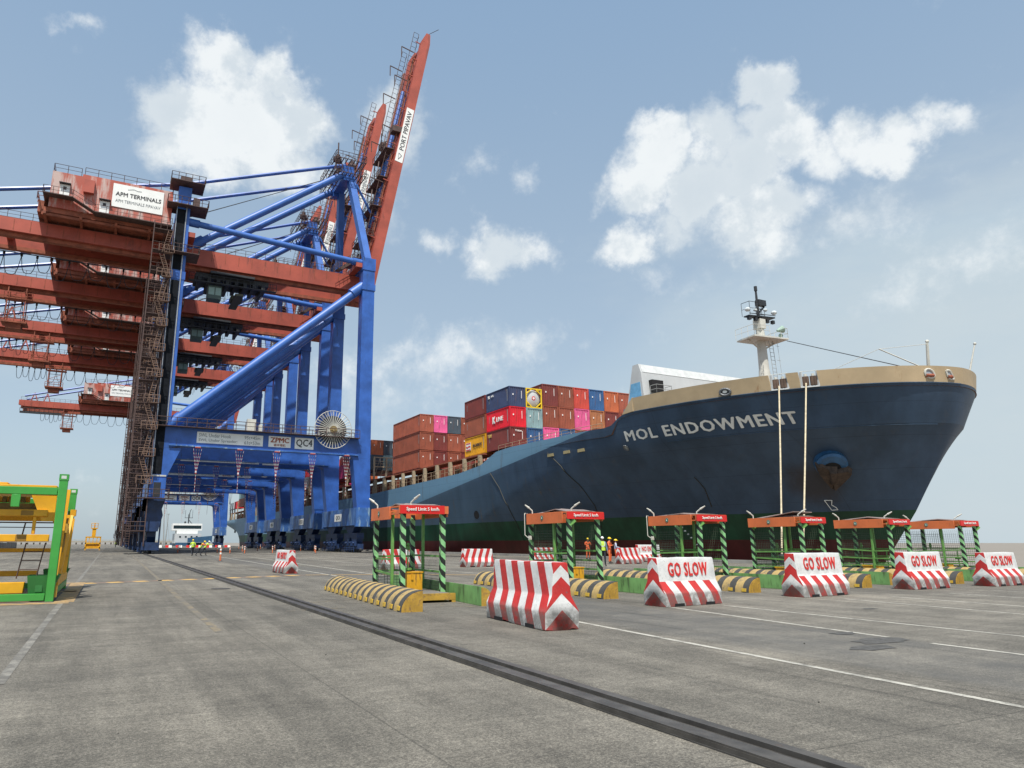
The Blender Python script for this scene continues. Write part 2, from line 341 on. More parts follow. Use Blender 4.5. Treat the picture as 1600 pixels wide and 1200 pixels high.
# ------------------------------------------------------------------ mesh helpers
COL = scene.collection
class MB:
    def __init__(s): s.v = []; s.f = []; s.mi = []
    def add(s, vs, fs, mi=0):
        b = len(s.v); s.v += [tuple(v) for v in vs]; s.f += [tuple(b+i for i in f) for f in fs]; s.mi += [mi]*len(fs); return s
    def box(s, x0, x1, y0, y1, z0, z1, mi=0):
        return s.add([(x, y, z) for z in (z0, z1) for y in (y0, y1) for x in (x0, x1)],
                     [(0,2,3,1),(4,5,7,6),(0,1,5,4),(2,6,7,3),(0,4,6,2),(1,3,7,5)], mi)
    def frame(s, p, q, up=(0,0,1)):
        p = Vector(p); q = Vector(q); d = (q-p).normalized(); up = Vector(up)
        if abs(d.dot(up)) > .98: up = Vector((0,1,0))
        x = d.cross(up).normalized(); y = x.cross(d).normalized(); return p, q, x, y
    def bar(s, p, q, w, h=None, up=(0,0,1), mi=0, w2=None, h2=None):
        h = h or w; w2 = w2 or w; h2 = h2 or h
        p, q, x, y = s.frame(p, q, up); vs = []
        for c, a, b in ((p, w/2, h/2), (q, w2/2, h2/2)): vs += [c-x*a-y*b, c+x*a-y*b, c+x*a+y*b, c-x*a+y*b]
        return s.add(vs, [(3,2,1,0),(4,5,6,7),(0,1,5,4),(1,2,6,5),(2,3,7,6),(3,0,4,7)], mi)
    def tube(s, p, q, r, n=6, r2=None, mi=0):
        r2 = r if r2 is None else r2; p, q, x, y = s.frame(p, q); vs = []
        for c, rr in ((p, r), (q, r2)):
            vs += [c+x*math.cos(2*math.pi*i/n)*rr+y*math.sin(2*math.pi*i/n)*rr for i in range(n)]
        fs = [(i, (i+1) % n, n+(i+1) % n, n+i) for i in range(n)]+[tuple(range(n-1, -1, -1)), tuple(range(n, 2*n))]
        return s.add(vs, fs, mi)
    def path(s, pts, r, n=5, mi=0):
        for a, b in zip(pts, pts[1:]): s.tube(a, b, r, n, mi=mi)
        return s
    def prism(s, poly, axis, a, b, mi=0):
        """poly: 2D points in the plane normal to axis, extruded from a to b"""
        def P(u, v, t): return {'x': (t, u, v), 'y': (u, t, v), 'z': (u, v, t)}[axis]
        n = len(poly); vs = [P(u, v, a) for u, v in poly]+[P(u, v, b) for u, v in poly]
        return s.add(vs, [tuple(range(n)), tuple(range(2*n-1, n-1, -1))]+[(i, n+i, n+(i+1) % n, (i+1) % n) for i in range(n)], mi)
    def sphere(s, c, r, n=8, m=6, sc=(1,1,1), mi=0):
        vs = [(c[0], c[1], c[2]+r*sc[2])]
        for j in range(1, m):
            t = math.pi*j/m
            vs += [(c[0]+r*sc[0]*math.sin(t)*math.cos(2*math.pi*i/n), c[1]+r*sc[1]*math.sin(t)*math.sin(2*math.pi*i/n), c[2]+r*sc[2]*math.cos(t)) for i in range(n)]
        vs.append((c[0], c[1], c[2]-r*sc[2])); fs = [(0, 1+i, 1+(i+1) % n) for i in range(n)]
        for j in range(m-2):
            for i in range(n): fs.append((1+j*n+i, 1+(j+1)*n+i, 1+(j+1)*n+(i+1) % n, 1+j*n+(i+1) % n))
        l = len(vs)-1; fs += [(l, 1+(m-2)*n+(i+1) % n, 1+(m-2)*n+i) for i in range(n)]
        return s.add(vs, fs, mi)
    def rail(s, pts, h=1.1, step=2.0, r=.035, mid=True):
        for a, b in zip(pts, pts[1:]):
            a = Vector(a); b = Vector(b); L = (b-a).length; n = max(1, round(L/step)); up = Vector((0,0,h))
            for i in range(n+1): p = a.lerp(b, i/n); s.tube(p, p+up, r, 4)
            s.tube(a+up, b+up, r, 4)
            if mid: s.tube(a+up*.5, b+up*.5, r*.8, 4)
        return s
    def ladder(s, p, q, w, step=.35, r=.03, side=(1,0,0)):
        p = Vector(p); q = Vector(q); sd = Vector(side)*w/2
        s.tube(p-sd, q-sd, r, 4); s.tube(p+sd, q+sd, r, 4); n = int((q-p).length/step)
        for i in range(1, n): c = p.lerp(q, i/n); s.tube(c-sd, c+sd, r*.7, 4)
        return s
    def build(s, name, mats, parent=None, smooth=False, loc=None):
        me = bpy.data.meshes.new(name); me.from_pydata(s.v, [], s.f)
        for m in (mats if isinstance(mats, (list, tuple)) else [mats]): me.materials.append(m)
        if any(s.mi): me.polygons.foreach_set('material_index', s.mi)
        bm = bmesh.new(); bm.from_mesh(me); bmesh.ops.recalc_face_normals(bm, faces=bm.faces); bm.to_mesh(me); bm.free()
        if smooth: me.polygons.foreach_set('use_smooth', [True]*len(me.polygons))
        o = bpy.data.objects.new(name, me); COL.objects.link(o)
        if parent: o.parent = parent
        if loc: o.location = loc
        return o

def smooth_angle(o, ang=35):
    me = o.data
    me.polygons.foreach_set('use_smooth', [True]*len(me.polygons))
    me.set_sharp_from_angle(angle=R(ang))
def thing(name, label, cat, loc=(0,0,0), rz=0, group=None):
    o = bpy.data.objects.new(name, None); COL.objects.link(o); o.location = loc; o.rotation_euler = (0, 0, rz)
    return tag(o, label, cat, group)
def tag(o, label=None, cat=None, group=None, kind=None):
    if label: o['label'] = label
    if cat: o['category'] = cat
    if group: o['group'] = group
    if kind: o['kind'] = kind
    return o
def kids(o, _c={}): return list(o.children)
def dup(o, parent=None, loc=None, rz=None, label=None):
    c = o.copy(); COL.objects.link(c)
    if parent: c.parent = parent
    for ch in kids(o): dup(ch, c)
    if loc is not None: c.location = loc
    if rz is not None: c.rotation_euler = (0, 0, rz)
    if label: c['label'] = label
    return c

def text_mesh(txt, size, bold=0., extrude=.01, spacing=1.0, align='CENTER', res=2):
    """letters as a mesh; strokes are thickened by laying slightly shifted copies over each other"""
    cu = bpy.data.curves.new('t', 'FONT'); cu.body = txt; cu.size = size; cu.extrude = extrude
    cu.space_character = spacing; cu.align_x = align; cu.align_y = 'CENTER'; cu.resolution_u = res
    o = bpy.data.objects.new('t', cu); COL.objects.link(o)
    dg = bpy.context.evaluated_depsgraph_get(); dg.update()
    me = bpy.data.meshes.new_from_object(o.evaluated_get(dg)); bpy.data.objects.remove(o)
    me.materials.clear()
    if bold:
        bm = bmesh.new(); bm.from_mesh(me); src = bmesh.ops.duplicate
        base = bm.verts[:]+bm.edges[:]+bm.faces[:]
        for i, (dx_, dy_) in enumerate(((1,0),(-1,0),(0,.6),(0,-.6),(.6,.5),(-.6,-.5))):
            r_ = bmesh.ops.duplicate(bm, geom=base); vs = [g_ for g_ in r_['geom'] if isinstance(g_, bmesh.types.BMVert)]
            for v in vs: v.co.x += dx_*bold; v.co.y += dy_*bold; v.co.z += (i+1)*.0011
        bm.to_mesh(me); bm.free()
    return me
def text(txt, size, matl, parent, loc, right=(1,0,0), up=(0,0,1), bold=0., spacing=1.0, width=None, height=None, extrude=.01, name='lettering', align='CENTER'):
    """letters drawn in the plane spanned by right/up at loc (parent space)"""
    me = text_mesh(txt, size, bold, extrude, spacing, align); me.materials.append(matl)
    xs = [v.co.x for v in me.vertices]; ys = [v.co.y for v in me.vertices]
    sx = width/(max(xs)-min(xs)) if width else 1; sy = height/(max(ys)-min(ys)) if height else 1
    cx, cy = (max(xs)+min(xs))/2, (max(ys)+min(ys))/2
    r = Vector(right).normalized(); u = Vector(up).normalized(); n = r.cross(u)
    for v in me.vertices:
        x, y, z = v.co; v.co = r*((x-(cx if align == 'CENTER' else min(xs)))*sx)+u*((y-cy)*sy)+n*z
    me.name = name+'_'+txt; o = bpy.data.objects.new(name, me); COL.objects.link(o); o.parent = parent; o.location = loc
    return o

# ------------------------------------------------------------------ setting: sea, quay, markings
QE = 42.0
b = MB(); b.add([(-15000,-15000,-3.4),(15000,-15000,-3.4),(15000,30000,-3.4),(-15000,30000,-3.4)], [(0,1,2,3)])
tag(b.build('sea', seam), kind='structure')
b = MB(); b.box(-420, QE, -80, 700, -6, 0)
b.v = [(x, y, z) for x, y, z in b.v]
tag(b.build('quay', asphalt), kind='structure')
b = MB(); b.box(QE-.55, QE-.01, -80, 700, .0, .22); tag(b.build('quay_kerb', concrete), kind='structure')

def sheet(name, rects, m, z=.004):
    b = MB()
    for r in rects:
        if len(r) == 4: x0, x1, y0, y1 = r; b.add([(x0,y0,z),(x1,y0,z),(x1,y1,z),(x0,y1,z)], [(0,1,2,3)])
        else: b.add([(px, py, z) for px, py in r[0]], [(0,1,2,3)])
    return tag(b.build(name, m), kind='structure')
def seg(x0, y0, x1, y1, wd):
    d = Vector((x1-x0, y1-y0)).normalized(); n = Vector((-d.y, d.x))*wd/2
    return ([(x0+n.x, y0+n.y), (x0-n.x, y0-n.y), (x1-n.x, y1-n.y), (x1+n.x, y1+n.y)],)
W = .10
sheet('lane_lines', [seg(7.2,-8,7.6,3.8,W), seg(7.6,3.8,8.1,11.3,W), seg(10.9,-6,11.1,6.6,W), seg(11.2,7.3,11.8,12.7,W), seg(13.1,-4,13.3,12.6,W),
    seg(16.4,0,17.7,12.6,W), seg(18.9,2,19.6,12.5,W), seg(22.1,2,22.4,12.6,W), seg(24.6,2,25.0,12.8,W), seg(28.2,4,28.4,13,W),
    seg(9.3,30,10.9,86,.12), seg(10.9,86,11.4,300,.12), seg(11.3,30,13.5,77,.12), seg(16.3,22,16.5,110,.12), seg(20.6,22,21,140,.12), seg(23.8,22,24,180,.12), seg(28,22,28.2,200,.12)], linewhite)
sheet('side_lines', [seg(-.9,9,-.92,17,.11), seg(-.92,17,-.95,300,.13), seg(31.5,24,31.5,250,.12), seg(36,20,36,200,.12)], linefaint)
sheet('faded_yellow_line', [seg(1.8,12.5,1.85,20,.13), seg(1.85,20,2.6,90,.14), seg(4.0,17.3,7.0,18.6,.1), seg(3.6,15.6,5.0,15.9,.1), seg(7.2,15.4,8.3,14.2,.12)], linefyellow)
dash = []; dash2 = []
for i in range(10):
    t0 = i/10; t1 = (i+.52)/10; X0, Y0, X1, Y1 = -.8, 29.2, 8.3, 32.4
    a = (X0+(X1-X0)*t0, Y0+(Y1-Y0)*t0); c = (X0+(X1-X0)*t1, Y0+(Y1-Y0)*t1); e = (X0+(X1-X0)*(i+1)/10, Y0+(Y1-Y0)*(i+1)/10)
    dash.append(seg(*a, *c, .62)); dash2.append(seg(*c, *e, .4))
dash.append(seg(8.3,32.4,12.6,31.2,.22)); dash.append(seg(12.6,31.0,15.5,29.0,.22))
sheet('stop_line', dash, worn_paint('line_dash', (.56, .34, .10), .36)); sheet('stop_line_gaps', dash2, linered)
sheet('stand_marking', [(-4.6,-.75,19.9,20.35), (-1.1,-.65,20.4,30), (-4.6,-1.1,29.4,30), (-4.6,-.75,24.5,24.9)], lineyellow, .005)
sheet('stand_marking_infill', [(-4.6,-1.15,25.0,29.3), (-4.6,-1.15,20.4,24.4)], linered, .0045)
# pothole patch and manholes
b = MB()
for (x, y, r) in ((10.7,7.1,.62),(9.9,6.7,.45),(11.0,7.9,.3),(15.6,10.5,.22)):
    k = 14; pts = [(x+r*random.uniform(.7,1.25)*math.cos(i*2*math.pi/k), y+.45*r*random.uniform(.7,1.25)*math.sin(i*2*math.pi/k), .006) for i in range(k)]
    b.add(pts, [tuple(range(k))])
tag(b.build('asphalt_patch', mat('patch', (.085,.083,.078), .95, var=.4, scale=9, bump=1, bscale=40)), kind='structure')
b = MB()
for (x, y, r) in ((8.2,37,.38),(6.4,52,.4),(7.6,66,.5),(3.4,24,.3)):
    b.tube((x,y,.0),(x,y,.012),r,20)
tag(b.build('manhole_cover', mat('manhole', (.07,.065,.06), .7, .3, var=.3, scale=8)), 'round iron manhole covers set in the asphalt by the rail', None, kind='structure')
b = MB()
for i in range(26):
    x = random.uniform(-5, 10); y = random.uniform(2, 14); r = random.uniform(.005, .014)
    b.sphere((x, y, r*.5), r, 5, 3)
tag(b.build('grit', mat('grit', (.06,.058,.05), .9)), 'loose dark grit and pebbles scattered on the asphalt', 'grit', kind='stuff')

# crane rails sunk in a channel
railm = mat('rail_steel', (.085, .078, .07), .5, .3, var=.35, scale=3, world_space=True, rust=.3, rustcol=(.10,.06,.04))
railside = mat('rail_channel', (.05, .047, .043), .85, var=.4, scale=4, world_space=True)
def rail_track(xc, y0, y1, label):
    r = thing('crane_rail', label, 'rail', (xc, 0, 0))
    # a few short straight lengths with slightly uneven joints, as laid
    b = MB(); y = y0
    b.box(-.29, .155, y0, y1, .0, .012); b.build('channel', railside, r)
    b = MB()
    while y < y1:
        L = 12; j = random.uniform(-.006, .006)
        y2 = min(y+L-.02, y1)
        b.box(-.28+j, -.08+j, y, y2, .0, .045); b.box(-.272+j, -.215+j, y, y2, .046, .058)
        b.box(.04+j, .145+j, y, y2, .0, .05); y += L
    b.build('rail_head', railm, r)
    return r
rail_track(4.35, -12, 330, 'dark steel crane rail running across the near asphalt to the landside legs')
rail_track(33.9, 60, 330, 'far crane rail under the waterside wheels along the ship')

# ------------------------------------------------------------------ container ship
import bisect
ZS=[-5,0,4,7,10.65,13.5,15.5]
def interp(z, vs):
    if z <= ZS[0]: return vs[0]
    if z >= ZS[-1]: return vs[-1]
    i = bisect.bisect_right(ZS, z)-1; t = (z-ZS[i])/(ZS[i+1]-ZS[i]); return vs[i]*(1-t)+vs[i+1]*t
YST=[42,38,35.0,33.15,31.05,30.0,29.8]; LE=[85,75,62,51,32,27,25]; PE=[1.8,1.8,1.8,1.9,2.1,2.2,2.2]; QE_=[1.0,.90,.82,.725,.60,.58,.58]
CX = 59.5; HB = 16.0; STERN = 306.0
def half(Y, z):
    s = Y-interp(z, YST)
    if s < 0: return 0
    t = min(s/interp(z, LE), 1); bb = HB*(1-(1-t)**interp(z, PE))**interp(z, QE_)
    # the side plating is vertical above a knuckle that runs down aft; below it the hull tucks in
    if Y > 48 and Y < 150:
        zk = 12.75-.115*(Y-56.6); k = .16*min(1, (Y-48)/10)*max(0, min(1, (150-Y)/60))
        if z < zk: bb = min(bb, HB-k*(zk-z))
    if Y > 262 and z < 9: bb *= max(.1, 1-((Y-262)/44)**2*min(1, (9-z)/9)*.9)
    return bb
GUN = [(0,13.65),(50.6,13.65),(52.2,13.5),(53.6,12.62),(59,12.8),(64,12.85),(72.5,12.96),(76,12.82),(78.4,12.1),(80.3,11.45),(87,10.94),(125,10.3),(400,10.3)]
def gun(Y):
    for (a, za), (c, zc) in zip(GUN, GUN[1:]):
        if Y <= c: return za+(zc-za)*(Y-a)/(c-a)
    return 10.3
ship = thing('container_ship', 'dark blue container ship with green and maroon boot-top moored alongside the quay', 'container ship', (0,0,0))
S = [0,.04,.12,.25,.45,.7,1,1.4,1.9,2.5,3.2,4,5,6.2,7.6,9,10.5,12,13.5,15,16.5,18,19.5,20.6,21.4,22,22.6,23.4,24.4,26,28,30,32.5,35,38,40.5,42.5,44.5,46.2,47.5,48.6,49.6,50.5,52,54,57,61,66,72,80,90,100,115,130,150,170,190,210,228,236,244,252,260,268,276]
NZ = 30
hb = MB(); grid = {}
for sgn in (-1, 1):
    rows = []
    for s_ in S:
        ytop = s_+interp(13.65, YST); zt = gun(ytop); row = []
        for j in range(NZ+1):
            z = -4+14.65*j/24 if (j <= 24 and s_ < 20) else (10.65+(zt-10.65)*(j-24)/6 if s_ < 20 else -4+(zt+4)*j/NZ); y = interp(z, YST)+s_
            y = y+(ytop-y)*min(1, max(0, (s_-20)/40))   # stations become plumb away from the raked stem
            row.append((CX+sgn*half(y, z), y, z))
        rows.append(row)
    base = len(hb.v); vs = [p for r_ in rows for p in r_]; n = NZ+1
    fs = [(i*n+j, (i+1)*n+j, (i+1)*n+j+1, i*n+j+1) for i in range(len(S)-1) for j in range(NZ)]
    hb.add(vs, fs); grid[sgn] = rows
r0, r1 = grid[-1][-1], grid[1][-1]; k = len(hb.v); n = NZ+1
hb.add(r0+r1, [(j, j+1, n+j+1, n+j) for j in range(NZ)])
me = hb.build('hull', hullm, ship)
bm = bmesh.new(); bm.from_mesh(me.data); bmesh.ops.remove_doubles(bm, verts=bm.verts, dist=.002); bmesh.ops.recalc_face_normals(bm, faces=bm.faces); bm.to_mesh(me.data); bm.free()
smooth_angle(me, 28)
se_ = me.data.attributes.get('sharp_edge') or me.data.attributes.new('sharp_edge', 'BOOLEAN', 'EDGE')
for ed in me.data.edges:
    p, q = (me.data.vertices[i].co for i in ed.vertices)
    if abs(p.z-10.65) < .02 and abs(q.z-10.65) < .02 and max(p.y, q.y) < 49: se_.data[ed.index].value = True
    zz_ = [12.75-.115*(c.y-56.6) for c in (p, q)]
# decks inside the gunwale
dk = MB()
for i in range(len(S)-1):
    a, c = grid[-1][i][-1], grid[-1][i+1][-1]; d, e = grid[1][i+1][-1], grid[1][i][-1]
    dz_ = lambda p: (p[0], p[1], p[2]-(.25 if p[1] < 53 else .9))
    dk.add([dz_(a), dz_(c), dz_(d), dz_(e)], [(0,1,2,3)])
dk.build('deck', mat('deck_paint', (.16,.09,.06), .8, var=.3), ship)

def hull_pt(Y, z, off=0.): return (CX-half(Y, z)-off, Y, z)
def to_hull(me, Yr, off, flip=False):
    """wrap flat letters (x = distance towards the bow, y = height) around the starboard side"""
    pass
# bulwark in segments, with gaps for the two roller fairleads
def bulwark(pts_y, sgn=-1, h=1.28):
    """pts_y: stations at the foot of the bulwark; the top edge leans out with the flare"""
    mb = MB(); vs = []; dy = YTOP-YFOOT
    for y in pts_y:
        k = max(0, 1-(y-YFOOT)/12); yt = y+dy*k
        x = CX+sgn*half(y, 13.65); x2 = CX+sgn*half(yt, 15.0)
        inn = -sgn*.12
        vs += [(x, y, 13.652), (x2, yt, 13.65+h), (x2+inn, yt+.1*k, 13.65+h), (x+inn, y+.1*k, 13.652)]
    fs = []
    for i in range(len(pts_y)-1):
        for j in range(4): fs.append((i*4+j, (i+1)*4+j, (i+1)*4+(j+1) % 4, i*4+(j+1) % 4))
    fs += [(0,1,2,3), tuple(4*(len(pts_y)-1)+k for k in (3,2,1,0))]
    mb.add(vs, fs); return mb
YFOOT = interp(13.652, YST); YTOP = interp(15.0, YST)
STEMS = [YFOOT+v for v in (0,.02,.06,.12,.2,.35,.55,.8,1.15,1.6)]
def yrange(a, c, st=.35):
    n = max(2, int((c-a)/st)); return [a+(c-a)*i/n for i in range(n+1)]
y0b = 30.0
YA0, YA1, YB0, YB1 = 35.5, 36.55, 37.25, 38.35      # two gaps (px 1280..1250 and 1232..1205)
seg1 = STEMS+yrange(32, YA0)
smooth_angle(bulwark(seg1).build('bulwark', beige, ship), 40)
smooth_angle(bulwark(yrange(YA1, YB0)).build('bulwark', beige, ship), 40)
bb = bulwark(yrange(YB1, 50.4)); 
bb.v = [(x, y, z) for x, y, z in bb.v]
smooth_angle(bb.build('bulwark', beige, ship), 40)
smooth_angle(bulwark(STEMS+yrange(32, 50.4), 1).build('bulwark', beige, ship), 40)
# sloping after ends of the bulwark
for sgn in (-1, 1):
    mb = MB(); x = CX+sgn*half(51.5, 13.65)
    mb.prism([(50.4, 15.0), (50.4, 13.655), (52.0, 13.56)], 'x', x+.01*sgn, x-.12*sgn); mb.build('bulwark_end', beige, ship)
rub = MB()
for sgn in (-1,):
    pts = [(CX+sgn*(half(y, 10.55)+.03), y, 10.55) for y in [31.45,31.6,31.9,32.3]+yrange(33, 48, 1)]
    rub.path(pts, .04, 5); rub.build('knuckle_line', hullm, ship); rub = MB()
    pts = [(CX+sgn*(half(y, 13.63)+.02), y, 13.63) for y in [30.0,30.1,30.3,30.6,31,31.5]+yrange(32, 50.4, .8)]
    rub.path(pts, .05, 5)
rub.build('knuckle_line', hullm, ship)

# name on the bow
def hull_text(txt, height, Ya, za, Yb, zb, matl, off=.05, bold=.035, name='lettering', spacing=1.05):
    me = text_mesh(txt, 1.0, bold, 0.0, spacing, 'LEFT')
    xs = [v.co.x for v in me.vertices]; ys = [v.co.y for v in me.vertices]; x0, x1, yy0, yy1 = min(xs), max(xs), min(ys), max(ys)
    bm = bmesh.new(); bm.from_mesh(me); k = 60
    for i in range(1, k):
        g = bm.verts[:]+bm.edges[:]+bm.faces[:]
        bmesh.ops.bisect_plane(bm, geom=g, plane_co=(x0+(x1-x0)*i/k, 0, 0), plane_no=(1,0,0))
    for i in range(1, 5):
        g = bm.verts[:]+bm.edges[:]+bm.faces[:]
        bmesh.ops.bisect_plane(bm, geom=g, plane_co=(0, yy0+(yy1-yy0)*i/5, 0), plane_no=(0,1,0))
    # arc-length table along the hull between the two ends
    N = 200; tab = [0.]; pr = None
    for i in range(N+1):
        t = i/N; p = Vector(hull_pt(Ya+(Yb-Ya)*t, za+(zb-za)*t))
        if pr: tab.append(tab[-1]+(p-pr).length)
        pr = p
    for v in bm.verts:
        f = (v.co.x-x0)/(x1-x0)*tab[-1]; i = min(N-1, max(0, bisect.bisect_right(tab, f)-1)); t = (i+(f-tab[i])/max(1e-6, tab[i+1]-tab[i]))/N
        h = (v.co.y-yy0)/(yy1-yy0)*height
        Y = Ya+(Yb-Ya)*t; z = za+(zb-za)*t+h
        v.co = hull_pt(Y, z, off+v.co.z*3)
    bm.to_mesh(me); bm.free(); me.materials.append(matl); o = bpy.data.objects.new(name, me); COL.objects.link(o); o.parent = ship; return o
hull_text('MOL ENDOWMENT', 1.0, 52.2, 11.0, 37.6, 10.98, lettername, bold=.034, spacing=1.14)
# bulbous-bow mark outlined in white, draught marks, tug mark
def hull_line(pts, r, matl, name, off=.03):
    mb = MB()
    for a, c in zip(pts, pts[1:]):
        n = max(2, int(abs(a[0]-c[0])/.4)+int(abs(a[1]-c[1])/.4))
        q = [hull_pt(a[0]+(c[0]-a[0])*i/n, a[1]+(c[1]-a[1])*i/n, off) for i in range(n+1)]
        mb.path(q, r, 4)
    return mb.build(name, matl, ship)
hull_line([(40.15,5.02),(39.65,5.0),(39.85,4.62),(39.65,4.4),(39.62,4.22),(40.05,4.2),(40.15,5.02)], .035, letterwhite, 'bulb_mark')
mb = MB()
for i in range(9):
    y = 53.5-i*.12; z = 3.6-i*.33; p = hull_pt(y, z, .03); mb.box(p[0]-.02, p[0]+.02, y-.12, y+.12, z-.07, z+.07)
mb.build('draught_marks', letterwhite, ship)
hull_line([(77.9,10.2),(76.2,8.2),(75.1,5.96),(75.1,3.6),(75.3,1.7)], .055, mat('scrape', (.03,.028,.02), .7), 'fender_scrape')
hull_line([(64.7,11.3),(62.6,9.6),(61.6,7.6),(61.5,5.4),(62.5,3)], .055, MATS['scrape'], 'fender_scrape'); hull_line([(48.7,7.5),(48.65,6.4),(49.2,4.8)], .05, MATS['scrape'], 'fender_scrape')
# openings in the plating
def hull_disc(Y, z, ry, rz_, matl, name, off, ring=None):
    mb = MB(); n = 16; c = Vector(hull_pt(Y, z, off)); vs = [c]
    for i in range(n):
        a = 2*math.pi*i/n; vs.append(hull_pt(Y+ry*math.cos(a), z+rz_*math.sin(a), off))
    mb.add(vs, [(0, 1+i, 1+(i+1) % n) for i in range(n)]); o = mb.build(name, matl, ship)
    if ring:
        mb = MB(); pts = [hull_pt(Y+ry*math.cos(2*math.pi*i/n), z+rz_*math.sin(2*math.pi*i/n), off+.03) for i in range(n+1)]
        mb.path(pts, ring, 6); mb.build(name+'_rim', mat('rim_grey', (.12,.13,.14), .5), ship)
    return o
for (Y, z, ry, rz_) in ((41.5,14.0,.40,.27),):
    hull_disc(Y, z, ry, rz_, dark, 'fairlead', .04, .11)
    hull_disc(Y, z+.03, ry*.45, rz_*.45, white, 'fairlead_opening', .09)
for (Y, z, m_) in ((58.7,10.9,greyp),(64.2,11.0,binyellow),(61.2,11.0,offwhite),(52.6,10.45,white)):
    p = hull_pt(Y, z, 0); mb = MB(); mb.box(p[0]-.10, p[0]+.05, Y-.55, Y+.55, z-.16, z+.16); mb.build('discharge_hood', mat('hood', (.3,.25,.13), .7, rust=.5), ship) if m_ is not white else None
    if m_ is white: hull_disc(Y, z, .22, .22, greyp, 'porthole', .04, .06)
hull_disc(83.1, 5.1, .7, .55, black, 'thruster_mark', .03)
# bow fairleads: a round one, two rounded rectangles
def bow_open(Y, z, ry, rz_, rect, sgn=-1):
    mb = MB(); k = 20; rim = []; 
    def P(a, s, off):
        cx_, sy_ = math.cos(a), math.sin(a)
        if rect: m_ = max(abs(cx_), abs(sy_))**.75; cx_, sy_ = cx_/m_, sy_/m_
        y = Y+ry*s*cx_; zz = z+rz_*s*sy_; return (CX+sgn*(half(max(y, 30.02), zz)+off), y, zz)
    vs = [P(0, 0, .05)]+[P(2*math.pi*i/k, 1, .05) for i in range(k)]
    mb.add(vs, [(0, 1+i, 1+(i+1) % k) for i in range(k)]); mb.build('fairlead_opening', mat('sky_through', (.35,.4,.44), .6), ship)
    mb = MB(); mb.path([P(2*math.pi*i/k, 1.05, .07) for i in range(k+1)], .085, 6); mb.build('fairlead', offwhite, ship)
    mb = MB(); q0 = P(math.pi, .9, .09); q1 = P(0, .9, .09); mb.tube((q0[0], q0[1], q0[2]-rz_*.45), (q1[0], q1[1], q1[2]-rz_*.45), .14, 8); mb.build('fairlead_roller', rustred, ship)
bow_open(30.62, 14.3, .13, .33, False)
bow_open(30.1, 14.25, .05, .33, True)


# hawse pipe bolster and anchor
hp = Vector(hull_pt(38.0, 8.1)); axis = Vector((-.50, -.52, -.69)).normalized()
mb = MB(); mb.tube(hp+Vector((1.1,1.1,.9)), hp+axis*.55, 1.3, 28, r2=1.22); mb.tube(hp+axis*.55, hp+axis*.72, 1.22, 28, r2=1.05)
o = mb.build('hawse_pipe', mat('hawse_blue', (.025,.10,.22), .45, rust=.4, var=.25), ship); smooth_angle(o, 40)
mb = MB(); _, _, hx_, hy_ = mb.frame(hp, hp+axis); mb.tube(hp+axis*.73-hy_*.3, hp+axis*.74-hy_*.3, .72, 20); mb.build('hawse_opening', black, ship)
anc = MB(); _, _, ax, ay = anc.frame(hp, hp+axis)
sx_ = 1 if (ax.y < 0) else -1      # +1 points towards the bow
def AP(u, v, t): return hp+ax*u*sx_*1.12+ay*(v*1.25-.35)+axis*t
def plate(poly, t0, t1, k=.8):
    n = len(poly); cu = sum(p[0] for p in poly)/n; cv = sum(p[1] for p in poly)/n
    vs = [AP(u, v, t0) for u, v in poly]+[AP(cu+(u-cu)*k, cv+(v-cv)*k, t1) for u, v in poly]
    anc.add(vs, [tuple(range(n)), tuple(range(2*n-1, n-1, -1))]+[(i, n+i, n+(i+1) % n, (i+1) % n) for i in range(n)])
plate([(-1.15,.55),(-.7,.62),(.1,.1),(.35,-1.2),(.1,-1.7),(-.5,-.9),(-1.0,-.1)], .5, 1.0)      # near fluke
plate([(.15,.1),(1.0,.25),(1.38,-.05),(1.25,-.35),(.6,-1.2),(.15,-1.75),(-.05,-.9)], .55, 1.15)   # crown and far fluke
plate([(-.35,.35),(.35,.3),(.3,-1.0),(-.1,-1.2)], .7, 1.3, .6)
anc.bar(AP(0,.2,.3), AP(.05,-.8,1.1), .36, .36)
o = anc.build('anchor', mat('anchor_rust', (.065,.044,.032), .85, var=.45, scale=2, rust=.8, rustcol=(.035,.026,.02), bump=.8, bscale=6), ship)

# roller fairleads in the gaps
for (a, c) in ((YA0, YA1), (YB0, YB1)):
    m_ = (a+c)/2; h0 = Vector(hull_pt(a, 13.7)); h1 = Vector(hull_pt(c, 13.7)); d = (h1-h0)
    fr = MB(); inn = Vector((.5, .35, 0))
    fr.bar(h0+inn*0, h1+inn*0, .25, .12)
    for t in (.06, .94): p = h0+d*t; fr.bar(p, p+Vector((0,0,1.25)), .12, .22)
    fairl = fr.build('roller_fairlead', shipwhite, ship)
    for t in (.22, .36, .64, .78): rl = MB(); p = h0+d*t; rl.tube(p+Vector((0,0,.1)), p+Vector((0,0,.85)), .17, 10); rl.build('roller', mat('roller_rust', (.10,.06,.04), .7, var=.4), fairl)
    ft = MB()
    for t in (.3, .7): p = h0+d*t; ft.tube(p+Vector((0,0,.85)), p+Vector((0,0,1.05)), .12, 8)
    ft.tube(h0+Vector((0,0,1.3)), h1+Vector((0,0,1.3)), .02, 4); ft.build('chain', offwhite, fairl)

